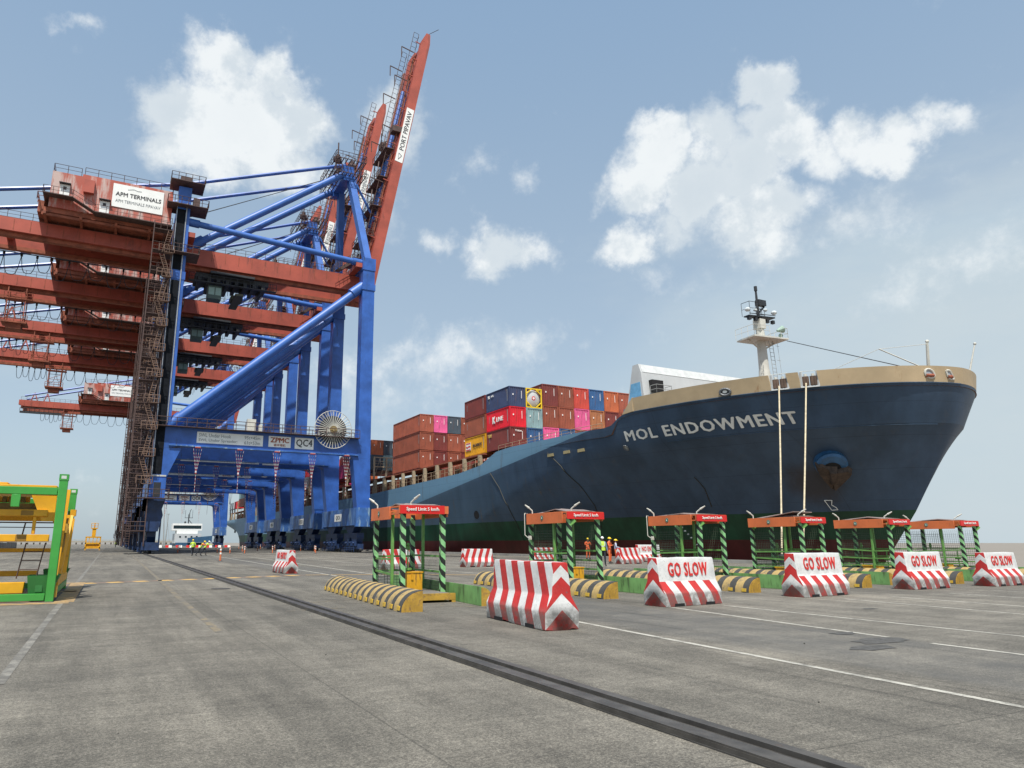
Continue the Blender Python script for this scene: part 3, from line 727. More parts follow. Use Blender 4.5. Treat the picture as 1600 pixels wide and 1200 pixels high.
# breakwater across the forecastle
bw = MB(); X0, X1, Yb = 48.0, 71.0, 53.4
prof = [(Yb-.2, 13.5), (Yb+.30, 18.75), (Yb+.62, 19.65), (Yb+1.5, 19.65), (Yb+3.2, 13.5)]
bw.prism(prof, 'x', X0, X1)
bwo = bw.build('breakwater', shipwhite, ship)
tb = MB(); tb.add([(X0+.2,Yb+.30-.03,18.75),(X1-.2,Yb+.30-.03,18.75),(X1-.2,Yb+.60-.03,19.6),(X0+.2,Yb+.60-.03,19.6)], [(0,1,2,3)]); tb.build('top_band', mat('band_white',(.6,.62,.61),.5), bwo)
sk = MB(); sk.prism([(Yb+.2,13.4),(Yb+.5,17.7),(Yb+1.9,17.7),(Yb+2.9,13.4)], 'x', X0-.03, X0); sk.build('side_panel', skyblue, bwo)
sk = MB(); sk.prism([(Yb-1.6,13.4),(Yb-.1,15.1),(Yb+2.7,15.1),(Yb+3.1,13.4)], 'x', X0-.5, X0-.04); sk.build('foot_plate', mat('foot_blue', (.05,.16,.28), .5), bwo)
wd = MB(); wd.box(48.9, 50.4, Yb-.3, Yb+.25, 16.6, 17.9); wd.build('opening', black, bwo)
rr = MB(); rr.box(48.7, 50.7, Yb-1.1, Yb-.1, 16.2, 16.3); rr.rail([(48.7,Yb-.2,16.3),(48.7,Yb-1.1,16.3),(50.7,Yb-1.1,16.3),(50.7,Yb-.2,16.3)], .9, .8, .03)
for x in (49.1, 50.7): rr.tube((x,Yb-1,13.4), (x,Yb-1,16.2), .05, 5)
rr.rail([(51.0,Yb-1.6,13.7),(52.6,Yb-1.6,13.7)], 1.9, .5, .03); rr.build('ladder_platform', greyp, bwo)
tp = MB(); tp.rail([(X0+.3,Yb+1,19.6),(X1-.3,Yb+1,19.6)], .12, 1.3, .02, False); tp.build('edge_bolts', greyp, bwo)

# foremast
FM = (58.4, 47.2)
fm = MB(); mx, my = FM
fm.tube((mx,my,13.4), (mx,my,16.5), .78, 14, r2=.72); fm.tube((mx,my,16.5), (mx,my,18.6), .72, 14, r2=.5); fm.tube((mx,my,18.6), (mx,my,22.5), .5, 12, r2=.42); fm.tube((mx,my,22.5), (mx,my,23.9), .42, 10, r2=.36)
fm.box(mx-.45,mx+.35,my-.5,my+.4,22.9,23.9)
fmo = fm.build('foremast', offwhite, ship); smooth_angle(fmo, 40)
pf = MB(); pf.prism([(mx-2.3,my-1.2),(mx+2.0,my-1.7),(mx+2.3,my+1.0),(mx-2.0,my+1.3)], 'z', 21.6, 21.75)
for sx in (-1, 1): pf.bar((mx,my,20.6), (mx+sx*1.9,my,21.6), .12, .12)
pf.rail([(mx-2.2,my+1.2,21.75),(mx-2.25,my-1.15,21.75),(mx-.3,my-1.4,21.75)], 1.1, .8, .025); pf.rail([(mx+1.2,my-1.5,21.75),(mx+2.1,my-1.55,21.75),(mx+2.25,my+.9,21.75)], 1.1, .8, .025)
pf.build('mast_platform', offwhite, fmo)
hn = MB(); hn.tube((mx+.9,my-1.3,22.5), (mx+1.5,my-1.5,22.7), .12, 10, r2=.38); hn.sphere((mx+1.5,my-1.2,22.1),.22,8,6); hn.build('fog_horn', mat('horn_green', (.30,.42,.35), .5), fmo)
up = MB(); up.bar((mx-2.0,my-.2,25.5), (mx+1.8,my-.2,25.75), .7, .12); up.bar((mx-2.0,my-.6,25.7), (mx+1.8,my-.6,25.95), .06, .06)
for dx_ in (-1.8,-.9,.8,1.6): up.box(mx+dx_-.16,mx+dx_+.16,my-.5,my-.2,25.1,25.45)
up.tube((mx,my,25.4), (mx,my,28.6), .17, 8, r2=.1); up.box(mx-.05,mx+1.0,my-.3,my+.2,27.0,27.6); up.bar((mx,my,26.1),(mx+1.0,my,27.0),.12); up.tube((mx,my,28.6),(mx,my,29.1),.16,8)
up.rail([(mx-1.9,my+.4,25.6),(mx-1.9,my-.6,25.6),(mx-.2,my-.6,25.7)], 1.4, .8, .03); up.rail([(mx+.4,my+.5,25.7),(mx+1.6,my+.5,25.7)], 1.2, .7, .03)
up.v = [(x, y, z-1.5) for x, y, z in up.v]; up.build('signal_mast', dark, fmo)
for (a, c, r_) in ((-2.1,26.1,.3),(1.75,26.3,.3),(-1.0,26.2,.2),(.5,26.4,.22)): lt = MB(); lt.sphere((mx+a,my-.5,c-1.5), r_, 8, 6, (1,1,.75)); lt.build('mast_lamp', mat('lamp_lens', (.6,.65,.66), .2), fmo)
ld_ = MB(); ld_.ladder((mx+1.2,my-.5,13.5), (mx+.75,my-.5,21.6), .55, .4, .03); ld_.ladder((mx-.9,my-.3,14), (mx-.62,my-.3,19), .4, .45, .03)
for z in (15,16.5,18,19.5,21): ld_.tube((mx+1.45,my-.9,z),(mx+.95,my-.9,z+.02),.02,4)
ld_.tube((mx+1.5,my-.95,14),(mx+1.15,my-.95,21.6),.02,4); ld_.build('mast_ladder', greyp, fmo)
st = MB(); st.tube((mx+2.2,my-1.3,21.6), (56.2,31.9,15.0), .035, 4); st.build('forestay', dark, fmo)
jk = MB(); jk.tube((57.6,31.3,14.9), (57.4,31.0,17.0), .13, 8, r2=.1); jk.tube((54.2,32.9,16.6),(57.3,31.0,16.9),.02,4); jk.tube((54.2,32.9,16.6),(56.6,31.4,15.1),.05,5); jk.tube((54.2,32.9,16.6),(51.9,36.5,15.0),.02,4); jk.sphere((57.45,31.0,17.15),.14,6,5)
jk.build('jack_davit', offwhite, ship)
jk = MB(); jk.tube((61.9,30.6,15.0),(62.6,30.2,17.4),.07,6,r2=.05); jk.sphere((62.6,30.2,17.4),.12,6,5); jk.build('jackstaff', offwhite, ship)

# gunwale posts, rails and lashing structures aft of the step
y = 81.5
while y < 300:
    x = CX-half(y, 10)+.5; z = gun(y)
    gw = MB(); gw.box(x-.25, x+.25, y-.22, y+.22, z-.9, 12.949); gw.box(x-.33, x+.33, y-.3, y+.3, z-.9, z-.3)
    po = gw.build('lashing_post', cream, ship)
    if False: gwd = MB(); gwd.bar((x,y+.3,z), (x,y+2.4,12.9), .1); gwd.build('brace', cream, po)
    y += 4.6 if y < 125 else 7.6
gw = MB(); gw.box(44.1, 46.4, 80.5, 298, 12.95, 13.14); gw.build('container_rail', rustred, ship)
rl = MB(); rl.rail([hull_pt(y, 10, -.12)[:2]+(gun(y),) for y in (80.5, 87, 95, 105, 125, 160, 200, 240, 298)], 1.15, 1.6, .035); rl.rail([hull_pt(y, 10, -.12)[:2]+(gun(y),) for y in (56, 66, 76)], .7, 1.6, .03)
rl.build('deck_rail', mat('rail_rust', (.32,.24,.16), .8, var=.4), ship)
hc = MB(); hc.box(47.5, 71.5, 82, 300, 9.6, 12.9); hc.box(44.6, 74.4, 57, 79, 11.6, 13.05); hc.build('hatch_coaming', rustred, ship)
# machinery under the container overhang
random.seed(5); mc = MB()
for i in range(36):
    mc = MB(); y = random.uniform(82, 124); x = 44.9+random.random()*1.5; a = random.uniform(.15,.5)
    mc.box(x, x+a, y, y+a*1.6, 10.1, 10.5+random.random()*1.8); mc.build('deck_vent', mat('fitting', (.3,.2,.11), .8, var=.5, scale=1), ship)
for yb in (125.5, 142.5, 158, 174, 190, 206, 222, 252, 268, 284):
    ls = MB()
    for x in (44.3, 46.8, 49.3):
        ls.box(x, x+.3, yb-.5, yb-.2, 10, 17.6)
    for z in (13.2, 15.6, 17.4): ls.box(44.3, 49.6, yb-.55, yb-.1, z, z+.15)
    ls.rail([(44.3,yb-.6,15.75),(49.6,yb-.6,15.75)], 1.0, 1.2, .03)
    for i in range(4): ls.bar((44.5+i*1.2,yb-.3,13.3),(45.6+i*1.2,yb-.3,17.3),.06)
    ls.build('lashing_bridge', cream, ship)
# accommodation block and funnel, well aft behind the cranes
ac = MB(); ac.box(47, 72, 236, 247, 10, 27); ac.box(44.2, 75, 237, 243, 27, 30); aco = ac.build('accommodation', shipwhite, ship)
for z in (14, 17, 20, 23): 
    for i in range(8): wn_ = MB(); wn_.box(48.5+i*2.9, 49.4+i*2.9, 235.95, 236, z, z+.8); wn_.build('window', glass, aco)
wn_ = MB(); wn_.box(44.6, 74.6, 236.95, 237, 28, 29.2); wn_.build('window', glass, aco)
# square openings in the stern quarter
for y in (296.5, 300.5): mb = MB(); mb.box(CX-half(y, 6.5)-.04, CX-half(y, 6.5)+.2, y-1.2, y+1.2, 5.4, 7.9); mb.build('mooring_port', black, ship)
st = MB()
for y in (292, 298, 303): st.box(44.5, 44.9, y-.2, y+.2, 9.6, 17.5)
st.box(44.5,44.8,291,304,14.6,14.9); st.build('stern_frame', dark, ship)

# mooring ropes to the quay
def rope(p, q, label, sag=.35):
    mb = MB(); p = Vector(p); q = Vector(q); pts = []
    for i in range(17):
        t = i/16; c = p.lerp(q, t); c.z -= sag*4*t*(1-t)*.5; pts.append(c)
    mb.path(pts, .062, 7); o = mb.build('mooring_rope', ropec); smooth_angle(o, 60); tag(o, label, 'rope', 'mooring ropes from the bow')
rope((48.25,37.75,13.95), (41.0,33.3,.55), 'left of the two mooring ropes hanging from the bow rollers to the quay')
rope((49.35,36.1,13.95), (41.2,31.85,.55), 'right of the two mooring ropes hanging from the bow rollers to the quay')
for i, (x, y, lb) in enumerate(((41.0,33.3,'iron mooring bollard at the foot of the left bow rope'),(41.2,31.85,'iron mooring bollard at the foot of the right bow rope'))):
    mb = MB(); mb.tube((0,0,0),(0,0,.08),.42,14); mb.tube((0,0,.08),(0,0,.5),.2,12,r2=.17); mb.sphere((0,0,.55),.27,12,7,(1,1,.6)); o = mb.build('bollard', dark, loc=(x, y, .0)); smooth_angle(o, 40)
    tag(o, lb, 'bollard', 'mooring bollards')

# ------------------------------------------------------------------ containers
def corr(mb, axis, p0, p1, c, z0, z1, depth, pitch_, sign):
    """corrugated wall from p0 to p1 along the axis at plane c"""
    n = max(4, int(round((p1-p0)/pitch_))); st_ = (p1-p0)/n; prof = []
    for i in range(n):
        a = p0+i*st_; prof += [(a, 0), (a+st_*.28, 0), (a+st_*.5, -depth), (a+st_*.78, -depth)]
    prof.append((p1, 0)); vs = []
    for a, d in prof:
        for z in (z0, z1): vs.append((a, c+sign*d, z) if axis == 'x' else (c+sign*d, a, z))
    return mb.add(vs, [(2*i, 2*i+2, 2*i+3, 2*i+1) for i in range(len(prof)-1)])
def make_container(L, H, detail=True):
    W2 = 2.438
    t = thing('shipping_container', 'x', 'shipping container', (0,0,0))
    b = MB(); b.box(.1, W2-.1, .1, L-.1, .12, H-.06)
    if detail:
        corr(b, 'y', .16, L-.16, .035, .15, H-.12, .045, .28, -1)
        corr(b, 'x', .16, W2-.16, .035, .15, H-.12, .05, .28, -1)
    else: b.box(.03, W2-.03, .03, L-.03, .12, H-.06)
    b.build('body', contm, t)
    f = MB()
    for x in (0, W2-.15):
        for y in (0, L-.15): f.box(x, x+.15, y, y+.15, 0, H)
    for z, h in ((.0,.15),(H-.11,.11)):
        for x in (0.0, W2-.1): f.box(x+.001, x+.099, .15, L-.15, z, z+h)
        for y in (0.0, L-.1): f.box(.15, W2-.15, y+.001, y+.099, z, z+h)
    f.build('corner_frame', mat('container_frame', (.3,.1,.08), .5, var=.3, scale=.9, rust=.6, rustcol=(.1,.05,.035), objcol=True), t)
    if detail:
        d = MB(); d.box(W2-.62, W2-.56, .0, .03, H-1.5, H-.5); d.box(.5,.66,.0,.03,H-1.15,H-.95); d.build('placard', letterwhite, t)
        d = MB(); d.box(.02,.03,.5,.62,H-1.9,H-.35); d.box(.02,.03,L-.8,L-.72,H-1.5,H-.6); d.build('serial_number', lettergrey, t)
    return t
protos = {}
COLS = dict(maroon=(.17,.035,.028), brown=(.27,.075,.04), rust=(.33,.09,.05), navy=(.035,.05,.11), red=(.62,.012,.025), teal=(.23,.36,.37), pink=(.72,.12,.30), dgrey=(.055,.075,.095),
            orange=(.45,.12,.045), blue=(.03,.10,.24), yellow=(.72,.34,.01), scarlet=(.48,.06,.04), magenta=(.42,.02,.12), tan=(.42,.17,.07), green=(.03,.18,.12), white=(.55,.55,.52))
NM = dict(maroon='maroon', brown='brown', rust='rust-brown', navy='navy blue', red='bright red', teal='pale teal', pink='pink', dgrey='dark grey', orange='orange-red', blue='blue', yellow='yellow',
          scarlet='scarlet', magenta='magenta', tan='tan-orange', green='green', white='white')
used_labels = set()
def container(x, y, z, L, H, c, where, detail=True):
    key = (L, H, detail)
    if key not in protos: protos[key] = make_container(L, H, detail); o = protos[key]
    else: o = dup(protos[key])
    o.location = (x, y, z); col = COLS[c]; v = 1+random.uniform(-.12,.12)
    for ch in o.children: ch.color = (*[min(1, k_*v) for k_ in col], 1) if ch.name.split('.')[0] in ('body', 'corner_frame') else (1,1,1,1)
    o['label'] = NM[c]+' container, '+where; o['category'] = 'shipping container'; o['group'] = 'containers stacked on the ship deck'
    return o
random.seed(11)
X0c = 44.25; PW = 2.52
ordn = ['quayside', 'second', 'third', 'fourth', 'fifth', 'sixth', 'seventh', 'eighth', 'ninth', 'tenth']
tiern = ['bottom tier', 'middle tier', 'top tier']
def colname(i): return 'quayside column' if i == 0 else ordn[i]+' column from the quay'
# foremost bay (20 ft): bottom to top colours per column
fore = [('maroon','red','navy'), ('blue','teal',None), ('pink','brown','maroon'), ('blue','brown','brown'), ('brown','pink','scarlet'), ('brown','tan','blue'), ('maroon','maroon','orange'), ('brown','rust','rust'), ('blue','maroon','brown')]
spc = {}
for i, colr in enumerate(fore):
    for k_, c in enumerate(colr):
        if c is None: continue
        H = 2.6 if i < 2 else 2.86
        spc[(i, k_)] = container(X0c+i*PW, 74.0, 13.2+k_*(H+.03), 6.06, H, c, tiern[k_]+', '+colname(i)+', foremost bay')
for k_, c in enumerate(('yellow','brown','maroon')):
    spc[('b', k_)] = container(X0c, 80.45, 13.2+k_*2.66, 6.06, 2.6, c, tiern[k_]+', quayside, just behind the foremost bay')
bay2 = [('brown','brown','rust'), ('maroon','maroon','pink'), ('brown','brown','dgrey'), ('maroon','brown','brown'), ('brown','maroon','maroon')]
for i, colr in enumerate(bay2):
    for k_, c in enumerate(colr): container(X0c+i*PW, 102.6, 13.3+k_*3.0, 12.19, 2.9, c, tiern[k_]+', '+colname(i)+', middle bay with gap before it')
bay3 = [('dgrey','orange'), ('teal','dgrey'), ('white','blue'), ('magenta','maroon')]
for i, colr in enumerate(bay3):
    for k_, c in enumerate(colr): container(X0c+i*PW, 126.4, 15.2+k_*2.95, 12.19, 2.9, c, ('lower','upper')[k_]+' tier, '+colname(i)+', bay beside the nearest crane leg')
bays = [(143.2,'second'), (158.8,'third'), (174.8,'fourth'), (190.6,'fifth'), (206.8,'sixth'), (222.6,'seventh'), (252.8,'eighth'), (268.8,'ninth')]
pal = ['magenta','maroon','brown','orange','brown','maroon','red','white','rust','teal','maroon','scarlet']
for bi, (yb, bn_) in enumerate(bays):
    for i in range(3):
        for k_ in range(2 if i else random.choice((1, 2))):
            c = 'magenta' if (bi, i, k_) in ((0,0,0),(1,0,0)) else random.choice(pal)
            o_ = container(X0c+i*PW, yb, 15.0+k_*2.95, 12.19, 2.9, c, ('lower','upper')[k_]+' tier, '+colname(i)+', '+bn_+' bay behind the crane legs', detail=i == 0)
            if (bi, i, k_) == (0,0,0): text('ONE', 2, letterwhite, o_, (1.2,-.01,1.5), (1,0,0), (0,0,1), .03, width=1.6, height=1.5)
container(X0c+1.2, 287, 15.0, 12.19, 2.9, 'red', 'alone at the stern behind the far crane')
# lettering on the foremost containers
k1 = spc[(0,1)]
text('K', 1, letterwhite, k1, (-.02,4.0,1.35), (0,-1,0), (0,0,1), .07, width=.8, height=.95)
text('LINE', 1, letterwhite, k1, (-.02,2.5,1.32), (0,-1,0), (0,0,1), .04, width=1.75, height=.6)
text('MOL', 1, letterwhite, spc[(0,2)], (-.02,5.3,2.0), (0,-1,0), (0,0,1), .05, width=.5, height=.42); text('ACL', 1, letterwhite, spc[(0,2)], (-.02,4.4,2.05), (0,-1,0), (0,0,1), .03, width=.8, height=.28)
text('TEX', 1, mat('letter_yellow', (.7,.5,.15), .5), spc[(0,0)], (-.02,5.2,2.0), (0,-1,0), (0,0,1), .05, width=1.1, height=.4)
text('Triton', 1, letterwhite, spc[(0,0)], (1.25,-.02,2.15), (1,0,0), (0,0,1), .03, width=1.0, height=.24)
yl = spc[('b',0)]
mb = MB(); mb.box(-.02,-.005,4.2,5.7,.8,1.9); mb.build('emblem', letterwhite, yl)
mb = MB()
for i in range(5): mb.box(-.035,-.022,4.35+i*.25,4.6+i*.25,1.22+.08*math.sin(i*1.6),1.42+.08*math.sin(i*1.6))
mb.box(-.035,-.022,4.3,5.6,.85,.98); mb.box(-.035,-.022,4.3,5.6,1.72,1.85); mb.build('emblem', signred, yl)
text('MACANDREWS', 1, letterdark, yl, (-.02,2.3,1.35), (0,-1,0), (0,0,1), .02, width=2.6, height=.42)
# tank container in its yellow frame
tk = thing('tank_container', 'white tank container in a yellow frame on top of the pale teal container', 'tank container', (X0c+PW, 74.0, 13.2+2*2.63), 0, 'containers stacked on the ship deck')
fr = MB()
for x in (0, 2.3):
    for y in (0, 5.92): fr.box(x, x+.14, y, y+.14, 0, 2.6)
for z in (0, 2.46):
    for x in (0, 2.3): fr.box(x+.002, x+.138, .14, 5.92, z, z+.14)
    for y in (0, 5.92): fr.box(.14, 2.3, y+.002, y+.138, z, z+.14)
for sx in (0, 1):
    for sz in (0, 1):
        p = (.14 if sx == 0 else 2.3, .07, .75 if sz == 0 else 1.85); q = (.85 if sx == 0 else 1.59, .07, .14 if sz == 0 else 2.46); fr.bar(p, q, .16, .12)
fr.build('frame', mat('tank_yellow', (.78,.55,.02), .45), tk)
tn = MB(); tn.tube((1.22,.35,1.3), (1.22,5.7,1.3), 1.12, 24); tn.tube((1.22,.12,1.3), (1.22,.35,1.3), .7, 24, r2=1.12); smooth_angle(tn.build('tank', shipwhite, tk), 30)
tn = MB(); tn.tube((1.22,.10,1.3),(1.22,.115,1.3),.28,16); em = tn.build('emblem', signred, tk); tn = MB(); tn.tube((1.22,.08,1.3),(1.22,.098,1.3),.16,12); tn.build('emblem_centre', letterwhite, em)

# ------------------------------------------------------------------ ship-to-shore gantry cranes
# local frame: x across the quay from the landside rail, y along the quay (0 = near face), z up
YN, YF = .9, 17.1; WX = 28.9; GY = (4.8, 10.7); D = 18.0
def add_lift(t, x0, long_):
    """service cradle hanging below the back reach"""
    b = MB()
    for dx_ in (0, 2.6):
        for y in (4.4, 6.6): b.bar((x0+dx_,y,37.0),(x0+dx_,y,43.0),.16)
    for k_ in range(5): z = 37.6+k_*1.2; b.bar((x0,4.4,z),(x0+2.6,4.4,z+1.2 if k_ % 2 else z),.08); b.bar((x0+2.6,4.4,z),(x0,4.4,z),.08)
    b.box(x0-.5,x0+3.2,4.2,7.2,36.8,37.1); b.rail([(x0-.5,4.2,37.1),(x0+3.2,4.2,37.1)],1.0,.9,.05); b.rail([(x0-.5,4.2,41.0),(x0+3.6,4.2,41.0)],1.0,.9,.05); b.box(x0-.5,x0+3.6,4.2,6,40.9,41.0); b.box(x0+.2,x0+2.4,4.6,7.0,35.9,36.8)
    lf = b.build('maintenance_lift', rustred, t)
    if long_: b = MB(); b.box(x0-12,x0-.2,4.5,5.4,41.0,41.6); b.rail([(x0-12,4.4,41.6),(x0-.2,4.4,41.6)],1.0,1.3,.06); b.build('lift_beam', dark, lf)
def crane_build(sign_no, boom_text):
    t = thing('gantry_crane', 'x', 'crane')
    for y, nm in ((YN, 0), (YF, 1)):
        b = MB()                                                  # landside leg, tapering knee below the portal beam
        b.box(-.7, 1.1, y-.9, y+.9, 14.0, 52.6)
        b.prism([(-.7,9.9),(1.1,9.9),(2.7,13.99),(-.7,13.99)], 'y', y-.9, y+.9)
        b.box(-.82, 1.22, y-.96, y+.96, 38.2, 39.4); 
        lg = b.build('landside_leg', blue, t)
        b = MB(); b.box(-.62, .48, y-.93, y-.905, 10.4, 38); b.box(-.62,.48,y-.93,y-.905,39.6,49); b.build('leg_recess', mat('recess_dark', (.007,.009,.013), .9, var=.4, scale=1.5, spec=.2, rust=.4, rustcol=(.03,.035,.045)), lg)
        b = MB(); b.box(-.74, -.66, y-1.0, y-.905, 10, 51); b.tube((.6,y-1.0,17.4),(.6,y-1.0,50),.09,6); b.build('cable_duct', steel, lg)
        b = MB()                                                  # waterside leg
        b.box(WX-1.0, WX+1.0, y-.9, y+.9, 14.0, 46.6)
        b.prism([(WX-.9,6.6),(WX+1.15,6.6),(WX+1.0,13.99),(WX-1.75,13.99)], 'y', y-.9, y+.9)
        b.box(WX-1.1, WX+1.1, y-1, y+1, 44.6, 46.7); b.box(WX-1.12, WX+1.12, y-1.02, y+1.02, 41.2, 42.2)
        b.build('waterside_leg', blue, t)
        b = MB()                                                  # portal beam with haunches
        b.prism([(1.1,14.0),(2.2,14.25),(4.5,14.45),(WX-4,14.45),(WX-2.2,14.2),(WX-1.0,13.2),(WX-1.0,16.95),(1.1,16.95)], 'y', y-.87, y+.87)
        pb = b.build('portal_beam', blue, t)
        b = MB(); b.box(1.1, WX-1, y-1.2, y-.88, 14.30, 14.44); b.build('flange', sillblue, pb)
        b = MB(); b.tube((WX-.6,y,42.0), (.6,y,16.9), .68, 14); b.tube((WX-.7,y,42.05),(WX-2.6,y,40.4),.85,14); b.tube((2.4,y,18.5),(.6,y,16.9),.85,14)
        smooth_angle(b.build('diagonal_brace', bluebright, t), 40)
        b = MB(); b.tube((1.1,y,47.6), (WX-1,y,46.0), .46, 12); b.tube((1.1,y,47.6),(2.6,y,47.52),.6,12); b.tube((WX-1,y,46.0),(WX-2.6,y,46.1),.6,12)
        smooth_angle(b.build('tie_tube', bluebright, t), 40)
    # sill beams and bogies
    b = MB(); b.box(WX-1.05, WX+1.05, -.3, D+.3, 4.0, 6.59); b.box(WX-1.1,WX+1.1,-.36,.3,3.8,4.0); b.box(WX-1.1,WX+1.1,D-.3,D+.36,3.8,4.0); sb = b.build('sill_beam', sillblue, t)
    b = MB(); b.box(WX-1.075, WX-1.055, D/2-1.9, D/2+1.9, 4.75, 5.9); b.build('sign_board', white, sb)
    text('QC%d' % sign_no, 1, letterdark, sb, (WX-1.085, D/2, 5.3), (0,-1,0), (0,0,1), .02, width=2.1, height=.75)
    b = MB(); b.box(-1.0, 1.15, -.2, D+.2, 7.2, 9.89); sb = b.build('sill_beam', blue, t)
    b = MB(); b.box(-.35,.55,-.23,-.205,7.35,9.3); b.build('doorway', dark, sb)
    b = MB(); b.box(-.6,1.0,.4,1.9,10.2,12.6); b.box(-.7,1.1,-.1,.35,10.1,10.3); b.build('electrical_box', offwhite, sb)
    for x, zb in ((0, 7.2), (WX, 4.0)):
        for y0 in (.6, D-7.2):
            b = MB()
            yc = y0+3.3
            b.prism([(yc-2.6,zb-.01),(yc+2.6,zb-.01),(yc+1.1,2.9),(yc-1.1,2.9)] if x else [(yc-1.9,zb-.01),(yc+1.9,zb-.01),(yc+1.1,2.9),(yc-1.1,2.9)], 'x', x-.62, x+.62)
            if not x: b.prism([(-1.35,7.19),(1.35,7.19),(.95,5.8),(1.15,5.0),(.7,2.9),(-.7,2.9),(-1.15,5.0),(-.9,5.8)], 'y', -.15, 1.0); b.box(-1.5,-1.0,-.6,.6,5.5,7.0); b.box(-1.2,1.0,-.8,.9,.5,1.5); b.tube((.95,.2,.4),(.95,.2,5.4),.1,6)
            b.box(x-.55, x+.55, yc-3.2, yc+3.2, 2.2, 2.9)
            for yy in (yc-1.9, yc+1.9): b.prism([(yy-1.5,2.2),(yy+1.5,2.2),(yy+.8,1.3),(yy-.8,1.3)], 'x', x-.5, x+.5)
            for k_ in range(4): yy = yc-2.7+k_*1.8; b.box(x-.45, x+.45, yy-.72, yy+.72, .5, 1.3); b.box(x-.85,x-.5,yy-.35,yy+.3,1.0,1.7); b.tube((x-.7,yy,1.4),(x-1.1,yy,1.4),.2,8)
            b.rail([(x-1.0,yc-3.3,.15),(x-1.0,yc+3.3,.15)], .55, 1.1, .05)
            bo = b.build('bogie', darkblue, t)
            for k_ in range(8):
                yy = yc-3.15+k_*.9; wb = MB(); wb.tube((x-.18, yy, .40), (x+.18, yy, .40), .36, 14); smooth_angle(wb.build('wheel', dark, bo), 40)
    b = MB(); b.box(-.4,.9,D/2-2,D/2+2,1.2,3.2); b.box(-1.4,-.9,2,4,1,4.8); b.build('drive_unit', darkblue, t)
    # upper structure: cross beams, A-frame, stays
    b = MB(); b.box(-.5, .9, YN+.9, YF-.9, 50.8, 52.4); b.box(-.4,.8,YN+.9,YF-.9,45.3,46.9); b.box(WX-.9, WX+.9, YN+.9, YF-.9, 44.9, 46.5); b.box(-.3,.7,YN+.9,YF-.9,15,16.6); b.build('cross_beam', blue, t)
    AP_ = (26.0, 64.6)
    for (yb, yt) in ((YN, 6.2), (YF, 11.8)):
        b = MB(); b.bar((WX-.1,yb,46.6), (27.1,yt,63.6), 1.1, 1.3, (0,1,0)); b.build('a_frame_leg', bluebright, t)
    for (yg, yt) in ((GY[0], 5.6), (GY[1], 12.2)):
        b = MB(); b.tube((1.7,yg,45.3), (AP_[0]-.3,yt,AP_[1]-.6), .58, 12); b.tube((1.4,yg,45.1),(3.6,yg,46.8),.85,12); smooth_angle(b.build('backstay', bluebright, t), 40)
        b = MB(); b.tube((AP_[0],yt,AP_[1]+1.2), (0,yt*.5+yg*.5,55.6), .30, 8); b.tube((0,yt*.5+yg*.5,55.6), (-33.2,yg,46.4), .30, 8); b.build('rear_stay', blue, t)
    b = MB(); b.tube((AP_[0]-1,9,AP_[1]+.4),(1.2,9,52.0),.06,4); b.tube((AP_[0]-1,8.2,AP_[1]+.1),(1.2,8.2,51.6),.06,4); b.build('hoist_rope', dark, t)
    b = MB(); b.prism([(25.6,62.8),(27.7,62.8),(27.3,65.6),(25.4,65.6)], 'y', 5.2, 6.4); b.prism([(25.6,62.8),(27.7,62.8),(27.3,65.6),(25.4,65.6)], 'y', 11.6, 12.8); b.box(25.6,27.4,6.4,11.6,63.4,64.6); b.box(26.0,27.0,6.4,11.6,65.2,65.6); ap = b.build('apex_frame', blue, t)
    b = MB()
    for z in (66.2, 63.6):
        for k_ in range(9): b.box(23.8+k_*.66,23.95+k_*.66,3.8,14.2,z-.12,z)
        for y in (3.8, 9, 14.1): b.box(23.8,29.2,y,y+.12,z-.2,z-.12)
        b.rail([(23.8,14.2,z),(23.8,3.8,z),(29.2,3.8,z),(29.2,14.2,z)], 1.1, 1.0, .05)
    for (x, y) in ((24.6,6),(25.8,8.5),(26.2,11.5),(27.6,7)): b.tube((x-.6,y,66.7),(x+.6,y,66.7),.55,10); b.box(x-.3,x+.3,y-.4,y+.4,66.2,67.6)
    b.tube((24.4,5,66.5),(24.4,5,69.4),.12,6); b.ladder((24,4,63.6),(24,4,66.2),.6,.35,.05); b.build('apex_platform', railc, ap)
    # girders with trolley rails, walkways
    for y in GY:
        b = MB(); b.prism([(-34.5,45.0),(-34.5,43.5),(-33,43.1),(0.5,43.1),(2.0,42.4),(WX+1.0,42.4),(WX+1.0,45.0)], 'y', y-.6, y+.6); g_ = b.build('girder', red, t)
        b = MB(); yi = (y+.0, y+.85) if y < 9 else (y-.85, y-.0)
        b.box(-33.8, 1.0, yi[0], yi[1], 42.55, 43.08); b.box(1.0, WX+1.8, yi[0], yi[1], 41.85, 42.38)
        for k_ in range(31): x = -33+k_*2; b.box(x, x+.07, y-.63 if y < 9 else y+.6, y-.6 if y < 9 else y+.63, 43.3, 44.8)
        b.build('trolley_rail', rustred, g_)
        b = MB(); yo = y-1.4 if y < 9 else y+1.4; s_ = -1 if y < 9 else 1
        b.box(-34, WX+1, min(yo, y+s_*.66), max(yo, y+s_*.66), 44.75, 44.83) if y > 9 else b.box(-34, WX+1, y-.6, y+.6, 45.01, 45.05)
        b.rail([(-34, yo if y > 9 else y-.55, 45.0), (WX+.8, yo if y > 9 else y-.55, 45.0)], 1.05, 1.5, .035); b.build('walkway', railc, g_)
    b = MB()
    for x in (-33.5, -22, -12, 2.2, 14, WX-.4): b = MB(); b.box(x-.4, x+.4, GY[0]+.61, GY[1]-.61, 44.0, 44.9); b.build('girder_tie', red, t)
    for x in (1.6, WX-1.6): b = MB(); b.box(x-.5, x+.5, .3, D-.3, 45.07, 45.8); b.build('girder_hanger', red, t)
